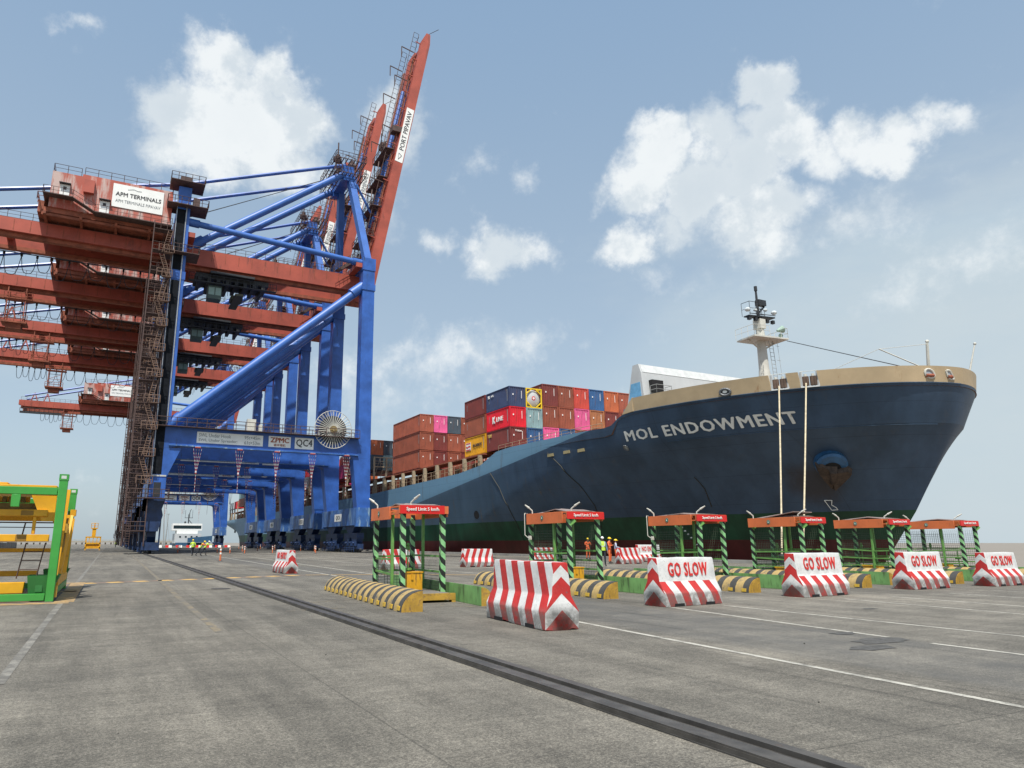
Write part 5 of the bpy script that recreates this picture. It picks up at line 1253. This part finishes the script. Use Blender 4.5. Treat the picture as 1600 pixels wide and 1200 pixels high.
def qkerb(x, y, rz, L, w, h, mats, label, curved=-1, group=None):
    """quarter-round kerb: flat face towards the booth, curved face outwards"""
    t = thing('island_kerb', label, 'kerb', (x, y, 0), rz, group); n = 9
    prof = [(0,0),(0,h)]+[(curved*w*math.sin(a), h*math.cos(a)) for a in [math.pi/2*k/n for k in range(1, n+1)]]
    b = MB(); b.prism(prof, 'y', .012, L-.012); body = b.build('body', mats[0], t); smooth_angle(body, 30)
    b = MB(); s_ = .97; b.prism([(p*s_+curved*.004, q*s_) for p, q in prof], 'y', -.004, .011); b.prism([(p*s_+curved*.004, q*s_) for p, q in prof], 'y', L-.011, L+.004); b.build('end_plate', kerbyellow, t)
    if curved < 0 and mats[0] is kerbstripe:
        b = MB(); k = 0; yy = .1
        while yy < L-.1: b.box(-w-.012, -w+.03, yy, yy+.16, .03, .12); yy += .52
        b.build('reflector', mat('reflector_yellow', (.7,.45,.06), .4), t)
    elif curved > 0: 
        b = MB(); b.box(-.006,-.001,.02,L-.02,.01,h-.01); b.build('flat_face', kerbgreen, t)
    return t
ISL = [(6.87,17.0), (12.82,18.0), (18.17,18.0), (23.36,18.0), (28.58,18.0), (33.52,18.0)]
nm = ['nearest booth, leftmost of the row, beside the end-on striped barrier', 'second booth from the left, with two post braces and a pitched roof sheet', 'third booth from the left, behind the nearest GO SLOW barrier',
      'fourth booth from the left, its roof sheet sloping to the right', 'fifth booth from the left, with leaning posts before the ship stem', 'rightmost booth, open water showing behind its mesh']
on = ['first', 'second', 'third', 'fourth', 'fifth', 'sixth']
for i, (x, y) in enumerate(ISL):
    booth(i, x, y, R((-2,-1,0,.5,.5,.5)[i]), nm[i], i == 0, i, ((),(0,),(0,),(2,0),(0,1),(1,))[i])
    qkerb(x-.62 if i == 0 else x-.45, y-2.75, R(-3.5 if i == 0 else -1), 7.6, .50, .44, (kerbstripe,), 'black and yellow quarter-round kerb left of the '+on[i]+' booth', -1, 'striped island kerbs')
    qkerb(x+BW+(.02 if i == 0 else .1+.08*i), y-2.15, R(-4 if i == 0 else 0), 7.2, .34, .44, (kerbgreen,), 'green island kerb right of the '+on[i]+' booth', 1, 'green island kerbs')
    t = thing('bin', 'yellow steel bin standing inside the '+on[i]+' booth', 'bin', (x+.42, y+.42, .207), R(4), 'yellow bins in the booths')
    b = MB(); b.box(-.22,.24,-.2,.2,0,.50) if i < 3 else b.box(-.4,.45,.5,.9,0,.34); o = b.build('body', binyellow, t); bevel(o, .015, 2)
    b = MB(); b.box(-.235,.255,-.215,.215,.47,.505) if i < 3 else b.box(-.42,.47,.48,.92,.3,.345); b.box(-.1,-.04,-.225,-.2,.3,.45); b.build('rim', binyellow, t)

# ------------------------------------------------------------------ spreader on its green stand, left edge
st = thing('spreader_stand', 'green steel stand holding a yellow lifting spreader at the left edge', 'stand', (-1.22, 20.75, 0))
def gpost(x, y, zt, lean=0): 
    b = MB(); b.box(x-.10,x+.10,y-.10,y+.10,0,zt); o = b.build('corner_post', green, st); bevel(o, .012, 1)
    b = MB(); b.box(x-.11,x+.11,y-.11,y+.11,zt-.14,zt+.02); c_ = b.build('corner_casting', green, o); b = MB(); b.box(x-.06,x+.06,y-.115,y-.111,zt-.1,zt-.02); b.build('casting_hole', mat('hole_light',(.5,.55,.5),.6), c_)
    return o
for (x, y) in ((0,0),(-3.2,0),(0,5.6),(-3.2,5.6)): gpost(x, y, 3.18)
b = MB(); b.box(-3.09,-.11,-.08,.08,2.66,2.85); b.box(-3.09,-.11,5.5,5.7,2.66,2.85); b.bar((-1.02,-.02,2.66),(-1.02,-.02,2.34),.2,.12,(0,1,0)); o = b.build('top_beam', green, st); bevel(o, .01, 1)
b = MB(); b.box(-3.09,-.11,-.08,.08,.03,.20); b.box(-3.09,-.11,5.5,5.7,.03,.20); b.box(-.1,.1,.14,5.46,.12,.3); b.box(-3.3,-3.1,.14,5.46,.12,.3); o = b.build('bottom_beam', green, st); bevel(o, .01, 1)
for (x, y) in ((-.25,.4),(-.25,5.2)):
    b = MB(); b.add([(x-.24,y-.3,.17),(x+.24,y-.3,.17),(x+.24,y+.3,.17),(x-.24,y+.3,.17),(x-.30,y-.38,.64),(x+.42,y-.38,.64),(x+.42,y+.38,.64),(x-.30,y+.38,.64)], [(0,1,5,4),(1,2,6,5),(2,3,7,6),(3,0,4,7),(0,3,2,1)]); b.box(x-.1,x+.06,y-.345,y-.33,.24,.40); b.build('guide_funnel', mat('green_dark',(.03,.17,.04),.5,var=.2), st)
sp = thing('spreader', 'yellow lifting spreader resting inside the green stand', 'spreader', (-1.22, 20.75, 0))
def yb(nm_, boxes, m=yellow):
    b = MB()
    for q in boxes: b.box(*q)
    o = b.build(nm_, m, sp); bevel(o, .012, 1); return o
yb('top_frame', [(-3.0,-.16,.35,5.3,2.86,2.93)]); yb('lifting_lug', [(-2.1,-1.3,.5,1.6,2.93,2.99)]); yb('cross_bar', [(-3.0,-.8,.95,1.1,2.50,2.64)])
for y0_ in (.36, 5.1): b = MB(); b.prism([(-.72,2.66),(-.14,2.66),(-.14,2.0),(-.42,2.0)], 'y', y0_, y0_+.14); b.build('end_gusset', yellow, sp)
yb('middle_beam', [(-3.05,-.3,.3,.46,2.12,2.29)]); yb('middle_beam', [(-3.05,-.3,5.05,5.2,2.12,2.29)]); yb('side_beam', [(-.29,-.12,.47,5.04,2.14,2.27)])
yb('middle_beam', [(-3.05,-.2,.3,.46,1.48,1.66)]); yb('middle_beam', [(-3.05,-.2,5.05,5.2,1.16,1.28)])
yb('lower_beam', [(-3.05,-.62,.25,.55,.20,.47)]); yb('lower_beam', [(-3.05,-.7,4.9,5.2,.44,.60)])
for x in (-1.75,-1.95,-.62,-2.8): yb('upright', [(x,x+.08,.34,.42,1.67,2.11)])
for x0 in (-.95,-1.9): b = MB(); b.box(x0,x0+.24,.294,.299,1.5,1.64); b.box(x0+.05,x0+.33,.294,.299,2.14,2.27); b.build('black_band', mat('band_brown',(.28,.15,.02),.6), sp)
b = MB(); b.ladder((-.62,.6,.55),(-.50,.6,1.45),.44,.2,.016); b.build('ladder', railc, sp)
b = MB(); b.tube((-3,1.2,1.98),(-.2,1.2,1.98),.018,5); b.tube((-3,1.6,1.86),(-.2,1.6,1.86),.012,5)
for x in (-2.5,-1.6,-.9): b.tube((x,1.2,1.6),(x+.05,1.2,1.98),.02,5)
b.build('hand_rail', railc, sp)
b = MB(); b.box(-2.95,-.62,.7,2.4,2.31,2.47); b.build('drive_unit', mat('drive_olive',(.12,.09,.02),.6,var=.4,scale=4), sp)
for k_ in range(4): b = MB(); b.tube((-1.35+.14*k_,.75,2.48),(-1.35+.14*k_,.75,2.64),.055,8); b.build('hydraulic_valve', MATS['drive_olive'], sp)
b = MB(); b.tube((-2.0,.55,2.52),(-1.7,.55,2.52),.10,10); b.build('hose_reel', greyp, sp)
for (y, w_) in ((.5,.10),(1.3,.16),(4.6,.12)):
    b = MB(); b.bar((.04,y,.45),(.10,y+.25,2.85 if y < 1 else 2.2),w_,.12,(0,1,0)); b.build('flipper_arm', yellow, sp)
b = MB(); b.bar((.06,1.6,.4),(.14,3.0,2.2),.1,.16,(0,1,0)); b.box(-.05,.12,.6,5.0,.34,.55); b.box(.0,.16,5.0,5.4,2.3,2.5); b.build('end_frame', yellow, sp)
b = MB(); b.tube((.12,.75,1.2),(.15,.9,2.1),.03,6); b.box(.1,.2,.6,.8,1.7,1.95); b.box(-.1,.15,-.02,.2,.1,.38); b.build('hydraulic_cylinder', kerbyellow, sp)

# ------------------------------------------------------------------ delineator posts
dl = [(9.16,109.7),(8.19,59.2),(14.3,107),(15.06,100.2),(16.87,99.3),(21,101),(26.4,98),(29.5,140),(30.2,122),(31,150),(31.5,165),(30,112),(20.0,120),(24.5,131),(12.0,140),(27.5,170)]
d0 = None
for i, (x, y) in enumerate(dl):
    lb = ('nearest slim orange and white marker post on the open quay', 'slim orange and white marker post standing on the lane line')[0 if i == 1 else 1]
    if d0 is None:
        d0 = thing('marker_post', lb, 'marker post', (x, y, 0), 0, 'orange and white marker posts on the lanes')
        b = MB(); b.tube((0,0,0),(0,0,.05),.22,12,r2=.15); b.build('base', dark, d0); b = MB(); b.tube((0,0,.05),(0,0,1.05),.075,10,r2=.06); b.build('pole', orangep, d0)
        b = MB()
        for z in (.55,.85): b.tube((0,0,z),(0,0,z+.13),.078,10)
        b.build('reflective_band', letterwhite, d0)
    else: dup(d0, loc=(x, y, 0), label=lb)

# ------------------------------------------------------------------ people
skin = mat('skin', (.22,.11,.065), .6); trou = mat('trousers_navy', (.02,.024,.035), .8); orng = mat('overall_orange', (.72,.14,.04), .7, var=.1, scale=8)
vesty = mat('vest_lime', (.48,.68,.06), .6, var=.08, scale=9); shirtm = mat('shirt_blue', (.12,.2,.32), .8); boot = mat('boot', (.02,.018,.016), .6); helw = mat('helmet_white', (.78,.78,.76), .35); hely = mat('helmet_yellow', (.85,.6,.02), .35)
silver = mat('reflective_tape', (.62,.64,.62), .4)
def person(x, y, z, rz, label, pose, mats, helmet, vest=None, H=1.78):
    """pose: joint positions in metres for a 1.78 m figure facing -Y"""
    J = dict(pelvis=(0,0,.95), spine=(0,.01,1.14), chest=(0,.01,1.34), neck=(0,0,1.50), head=(0,-.015,1.60), crown=(0,-.02,1.72),
             shL=(-.19,.01,1.42), elL=(-.25,.03,1.14), wrL=(-.27,-.05,.90), shR=(.19,.01,1.42), elR=(.25,.03,1.14), wrR=(.27,-.05,.90),
             hiL=(-.10,0,.90), knL=(-.12,-.02,.50), anL=(-.13,.02,.09), toL=(-.15,-.17,.04), hiR=(.10,0,.90), knR=(.12,-.02,.50), anR=(.13,.02,.09), toR=(.15,-.17,.04))
    J.update(pose); V = []; E = []; RAD = []; idx = {}
    def v(n, p, r): idx[n] = len(V); V.append(Vector(p)*H/1.78); RAD.append((r, r) if not isinstance(r, tuple) else r)
    for n, r in (('pelvis',(.155,.115)),('spine',(.14,.105)),('chest',(.165,.12)),('neck',.058),('head',.088),('crown',.075),('shL',.068),('elL',.05),('wrL',.034),('shR',.068),('elR',.05),('wrR',.034),
                 ('hiL',.098),('knL',.065),('anL',.048),('toL',.042),('hiR',.098),('knR',.065),('anR',.048),('toR',.042)): v(n, J[n], r)
    for a, c in (('pelvis','spine'),('spine','chest'),('chest','neck'),('neck','head'),('head','crown'),('chest','shL'),('shL','elL'),('elL','wrL'),('chest','shR'),('shR','elR'),('elR','wrR'),
                 ('pelvis','hiL'),('hiL','knL'),('knL','anL'),('anL','toL'),('pelvis','hiR'),('hiR','knR'),('knR','anR'),('anR','toR')): E.append((idx[a], idx[c]))
    v('nose', Vector(J['head'])+Vector((0,-.095,.0)), .018); E.append((idx['head'], idx['nose']))
    for s_ in 'LR':
        el_, wr = Vector(J['el'+s_]), Vector(J['wr'+s_]); d = (wr-el_).normalized(); sd = d.cross(Vector((0,0,1))); sd = sd.normalized() if sd.length > .1 else Vector((0,1,0)); sd = sd if s_ == 'L' else -sd; dn_ = d.cross(sd).normalized()
        v('palm'+s_, wr+d*.06, (.040,.022)); E.append((idx['wr'+s_], idx['palm'+s_]))
        for f in range(4):
            off = (f-1.5)*.021; l = (.065,.08,.085,.07)[f]
            k1 = wr+d*(.10)+sd*off; k2 = k1+d*l*.5+dn_*.012; k3 = k2+d*l*.35+dn_*.03
            v('f%d1%s' % (f, s_), k1, .010); v('f%d2%s' % (f, s_), k2, .009); v('f%d3%s' % (f, s_), k3, .008)
            E += [(idx['palm'+s_], idx['f%d1%s' % (f, s_)]), (idx['f%d1%s' % (f, s_)], idx['f%d2%s' % (f, s_)]), (idx['f%d2%s' % (f, s_)], idx['f%d3%s' % (f, s_)])]
        k1 = wr+d*.05+sd*.045; k2 = k1+d*.045+sd*.02+dn_*.01; v('t1'+s_, k1, .011); v('t2'+s_, k2, .009); E += [(idx['palm'+s_], idx['t1'+s_]), (idx['t1'+s_], idx['t2'+s_])]
    me = bpy.data.meshes.new('body'); me.from_pydata(V, E, []); o = bpy.data.objects.new('body', me); COL.objects.link(o)
    sk_ = o.modifiers.new('s', 'SKIN'); sk_.use_smooth_shade = True
    for i, r in enumerate(RAD): me.skin_vertices[0].data[i].radius = r
    me.skin_vertices[0].data[0].use_root = True
    sb_ = o.modifiers.new('u', 'SUBSURF'); sb_.levels = sb_.render_levels = 1
    dg = bpy.context.evaluated_depsgraph_get(); dg.update(); m2 = bpy.data.meshes.new_from_object(o.evaluated_get(dg)); bpy.data.objects.remove(o)
    for m_ in mats: m2.materials.append(m_)      # skin, top, trousers, boots
    pts = [(V[idx[n]], k) for n, k in (('head',0),('crown',0),('neck',0),('nose',0),('palmL',0),('palmR',0),('chest',1),('spine',1),('shL',1),('shR',1),('elL',1),('elR',1),('pelvis',2),('hiL',2),('hiR',2),('knL',2),('knR',2),('anL',3),('anR',3),('toL',3),('toR',3))]
    pts += [((V[idx['el'+s_]]+V[idx['wr'+s_]])/2, 1) for s_ in 'LR']+[((V[idx['kn'+s_]]*.35+V[idx['an'+s_]]*.65), 2) for s_ in 'LR']+[(V[idx['f13'+s_]], 0) for s_ in 'LR']+[((V[idx['kn'+s_]]+V[idx['hi'+s_]])/2, 2) for s_ in 'LR']
    for p in m2.polygons: c = p.center; p.material_index = min(pts, key=lambda q: (q[0]-c).length)[1]; p.use_smooth = True
    t = thing('person', label, 'person', (x, y, z), rz, 'people in safety gear on the terminal')
    ob = bpy.data.objects.new('body', m2); COL.objects.link(ob); ob.parent = t
    k = H/1.78; hd = Vector(J['head'])*k; cr = Vector(J['crown'])*k; ax_ = (cr-hd).normalized()
    b = MB(); c = hd+ax_*.05; n = 14; rings = 6; vs = []; _, _, hx, hy = b.frame(c, c+ax_)
    for r_ in range(rings):
        a = math.pi/2*r_/(rings-1)*.98; vs += [c+hx*math.cos(q*2*math.pi/n)*.112*math.cos(a)+hy*math.sin(q*2*math.pi/n)*.132*math.cos(a)+ax_*.125*math.sin(a) for q in range(n)]
    fs = [(r_*n+q, r_*n+(q+1) % n, (r_+1)*n+(q+1) % n, (r_+1)*n+q) for r_ in range(rings-1) for q in range(n)]+[tuple(range((rings-1)*n, rings*n)), tuple(range(n-1,-1,-1))]
    b.add(vs, fs); br = c+Vector((0,-.12,0)); b.box(br.x-.07, br.x+.07, br.y-.06, br.y+.05, br.z-.005, br.z+.008); b.build('helmet', helmet, t, smooth=True)
    b = MB()
    for sx in (-1, 1): b.sphere(hd+Vector((sx*.032,-.083,.018)), .011, 6, 4)
    b.build('eyes', letterdark, t)
    if vest:
        ch, sp_, pe = (Vector(J[n])*k for n in ('chest','spine','pelvis')); b = MB(); n = 16
        def ring(c, a, bb): return [c+Vector((math.cos(q*2*math.pi/n)*a, math.sin(q*2*math.pi/n)*bb, 0)) for q in range(n)]
        rs = [ring(pe+Vector((0,0,-.02)), .185, .145), ring(sp_+Vector((0,0,-.02)), .175, .135), ring(ch, .205, .15), ring(ch+Vector((0,0,.10)), .175, .125), ring(ch+Vector((0,-.01,.155)), .09, .085)]
        vs = [q for r_ in rs for q in r_]; b.add(vs, [(r_*n+q, r_*n+(q+1) % n, (r_+1)*n+(q+1) % n, (r_+1)*n+q) for r_ in range(4) for q in range(n)]); vo = b.build('vest', vest, t, smooth=True)
        b = MB(); r1 = ring(sp_+Vector((0,0,.02)), .183, .142); r2 = ring(sp_+Vector((0,0,.07)), .188, .144); b.add(r1+r2, [(q, (q+1) % n, n+(q+1) % n, n+q) for q in range(n)])
        b.box(-.13+ch.x,-.09+ch.x,ch.y-.155,ch.y-.15,ch.z-.15,ch.z+.08); b.box(.09+ch.x,.13+ch.x,ch.y-.155,ch.y-.15,ch.z-.15,ch.z+.08); b.build('reflective_tape', silver, vo)
    return t
push = dict(pelvis=(0,.06,.90), spine=(0,-.06,1.06), chest=(0,-.20,1.22), neck=(0,-.30,1.36), head=(0,-.36,1.44), crown=(0,-.40,1.56), shL=(-.19,-.22,1.28), shR=(.19,-.22,1.28), elL=(-.24,-.46,1.14), elR=(.24,-.46,1.14), wrL=(-.2,-.70,1.16), wrR=(.2,-.70,1.16),
            hiL=(-.1,.06,.86), hiR=(.1,.06,.86), knL=(-.12,-.12,.50), anL=(-.12,-.05,.09), toL=(-.13,-.24,.04), knR=(.12,.26,.48), anR=(.13,.52,.12), toR=(.13,.36,.04))
stride = dict(knL=(-.12,-.14,.52), anL=(-.13,-.20,.09), toL=(-.14,-.40,.04), knR=(.12,.04,.50), anR=(.13,.28,.10), toR=(.14,.12,.04), elL=(-.28,.10,1.15), wrL=(-.27,-.05,.93), elR=(.27,-.06,1.15), wrR=(.24,-.25,1.0))
handsup = dict(elL=(-.27,-.05,1.18), wrL=(-.08,-.26,1.22), elR=(.27,-.05,1.18), wrR=(.10,-.26,1.25))
lead = dict(elL=(-.26,.0,1.18), wrL=(-.18,-.26,1.15))
person(8.65, 85.0, 0, R(200), 'person in lime vest standing upright, left of the group by the crane rail', stride, (skin, vesty, trou, boot), hely, vesty, 1.84)
person(9.3, 83.0, 0, R(70), 'person in lime vest leaning with arms forward, middle of the group by the rail', push, (skin, orng, trou, boot), hely, vesty, 1.86)
person(10.2, 86.5, 0, R(80), 'person in lime vest and white helmet leaning forward, right end of the group', push, (skin, vesty, trou, boot), helw, vesty, 1.86)
person(39.0, 52.0, 0, R(-10), 'person in orange overalls and yellow helmet seen through the second booth', handsup, (skin, orng, orng, boot), hely, None, 1.9)
person(28.3, 36.2, 0, R(-28), 'person in white helmet, lime vest and black trousers beside the second booth', lead, (skin, shirtm, trou, boot), helw, vesty, 1.86)
person(32.2, 40.4, 0, R(30), 'person in orange with a yellow helmet half hidden behind the white helmet', handsup, (skin, orng, orng, boot), hely, None, 1.86)
person(33.4, 41.2, 0, R(60), 'person in a pale blue shirt and yellow helmet leaning at the striped barrier end', dict(lead, elR=(.25,-.1,1.2), wrR=(.1,-.34,1.1)), (skin, mat('shirt_pale',(.45,.5,.62),.8), orng, boot), hely, None, 1.72)
person(1.9, 235, 0, R(200), 'tiny distant person in lime walking left of the crane stairs', stride, (skin, vesty, trou, boot), hely, vesty, 1.8)
person(47.25, 45.7, 13.41, R(-30), 'person in white helmet whose head shows above the beige bow bulwark', {}, (skin, orng, orng, boot), helw, None, 1.82)
person(49.5, 42.0, 13.41, R(-30), 'person in orange whose cap just shows above the bow bulwark near the mast', {}, (skin, orng, orng, boot), mat('cap_orange',(.75,.2,.04),.5), None, 1.80)

# ------------------------------------------------------------------ far left and far background
pw = thing('parapet_wall', 'low grey block wall running away along the left edge of the quay', 'wall', (-22, 60, 0))
b = MB(); y = 0
for k in range(52):
    L = 3.0; b.box(-.3+random.uniform(-.05,.05), .3, y, y+L-.12, 0, 1.45+random.uniform(-.06,.08)); y += L
b.build('blocks', concrete, pw); b = MB(); b.box(-.4,.2,0,156,1.55,1.68); b.build('coping', mat('coping',(.36,.34,.29),.8,var=.2), pw)
jt = thing('jetty', 'long low jetty on piles far behind the quay on the left', 'jetty', (0, 760, 0))
b = MB(); b.box(-160,90,-4,4,1.6,3.0); b.rail([(-160,-4,3),(90,-4,3)],1.2,6,.12); b.build('deck', mat('jetty_deck',(.33,.30,.24),.8,var=.15), jt)
for k in range(50):
    b = MB(); b.tube((-158+k*5,0,-4),(-158+k*5,0,1.6),.6,6); b.build('pile', mat('pile',(.22,.2,.17),.8), jt)
yc = thing('maintenance_cage', 'yellow steel working cage with a mast parked far down the white lane line', 'work cage', (-2.9, 160, 0))
b = MB()
for x in (-1.3,1.3):
    for y in (-1,1): b.box(x-.1,x+.1,y-.1,y+.1,0,2.5)
for z in (.3,1.2,2.4): b.box(-1.4,1.4,-1.1,-.95,z,z+.28); b.box(-1.4,1.4,.95,1.1,z,z+.28)
b.build('frame', yellow, yc); b = MB(); b.box(-1.2,1.2,-.9,.9,.59,1.19); b.build('engine_box', binyellow, yc)
for x in (-.7,0,.7): b = MB(); b.box(x-.06,x+.06,-1.05,-.98,1.48,2.4); b.build('bar', yellow, yc)
b = MB(); b.box(-.35,.35,-.3,.3,2.68,4.2); b.box(-.6,.6,-.4,.4,4.2,4.4); b.box(-.1,.1,-.1,.1,4.4,5.4); b.rail([(-.6,-.4,4.4),(.6,-.4,4.4)],.9,.6,.05); b.build('mast', yellow, yc)
# supply vessel lying ahead of the container ship's stern
tv = thing('supply_vessel', 'white wheelhouse and blue hull of a supply vessel framed under the far crane', 'supply vessel', (33.5, 345, 0))
b = MB(); b.prism([(-6,1.5),(-5.5,-3.2),(5.5,-3.2),(6,1.5)], 'y', 0, 34)
hl = b.build('hull', mat('tug_blue',(.03,.09,.17),.5,var=.2), tv)
b = MB(); b.prism([(-1,3.6),(9.5,4.6),(9.5,1.6),(-1,1.6)], 'y', -3, -.3); b.build('bulwark', MATS['tug_blue'], tv)
b = MB(); b.box(-6.4,5.2,2,16,1.2,5.6); ws = b.build('superstructure', shipwhite, tv); b = MB(); b.box(-7.6,5.4,3,12,7.0,10.2); b.box(-5.6,3.6,3,12,5.6,7.0); wh = b.build('wheelhouse', white, tv)
b = MB(); b.box(-7.2,5.0,2.9,2.98,7.9,9.3); b.build('window', glass, wh)
for x in (-4.5,-2,.5,2.8): b = MB(); b.box(x,x+.8,1.9,1.98,3.8,4.5); b.build('window', glass, ws)
b = MB(); b.tube((-.6,6,10.2),(-.6,6,14.5),.25,6); b.box(-2.4,1.2,5.8,6.2,12.8,13.0); b.tube((-.6,6,14.5),(.3,6,17),.1,4)
for x in (-2.2,-.2,1.0): b.tube((x,6,13),(x,6,16.5),.07,4)
b.bar((-.6,6,12),(2.8,6,8.2),.3); b.sphere((-2,6,10.8),.5,8,6); b.build('mast', dark, tv)
for i, (x, y, h, lb) in enumerate(((21.5,330,19,'slender grey quayside light mast with a slack line left of the supply vessel'),(17.6,350,10.5,'short thin mast leftmost behind the landside crane wheels'),(24.0,360,15,'thin mast between the light mast and the supply vessel'))):
    m_ = thing('light_mast', lb, 'mast', (x, y, 0)); b = MB(); b.tube((0,0,0),(.6 if i else -1.2,0,h),.3,6,r2=.1); b.build('pole', greyp, m_); b = MB(); b.box(-1.4 if not i else 0,-.4 if not i else 1,-.3,.3,h-.4,h); b.tube((-.5,0,h),(2.2,0,2.0) if not i else (.6,0,h*.5),.05,4); b.build('lamp_head', greyp, m_)
# red and white barriers strung across the quay under the cranes, far off
f0 = None
for k in range(9):
    x = 10+k*2.9; lb = 'small far barrier in the red and white row across the quay under the last crane'
    if f0 is None:
        f0 = thing('water_barrier', lb, 'barrier', (x, 232, 0), 0, 'far red and white barriers under the cranes'); b = MB(); b.prism([(-.35,0),(.35,0),(.15,.7),(-.15,.7)], 'x', 0, .9); b.build('body', signred, f0)
        b = MB(); b.prism([(-.35,0),(.35,0),(.15,.7),(-.15,.7)], 'x', .92, 1.8); b.build('body', letterwhite, f0)
    else: dup(f0, loc=(x, 232+random.uniform(-2,2), 0), label=lb)
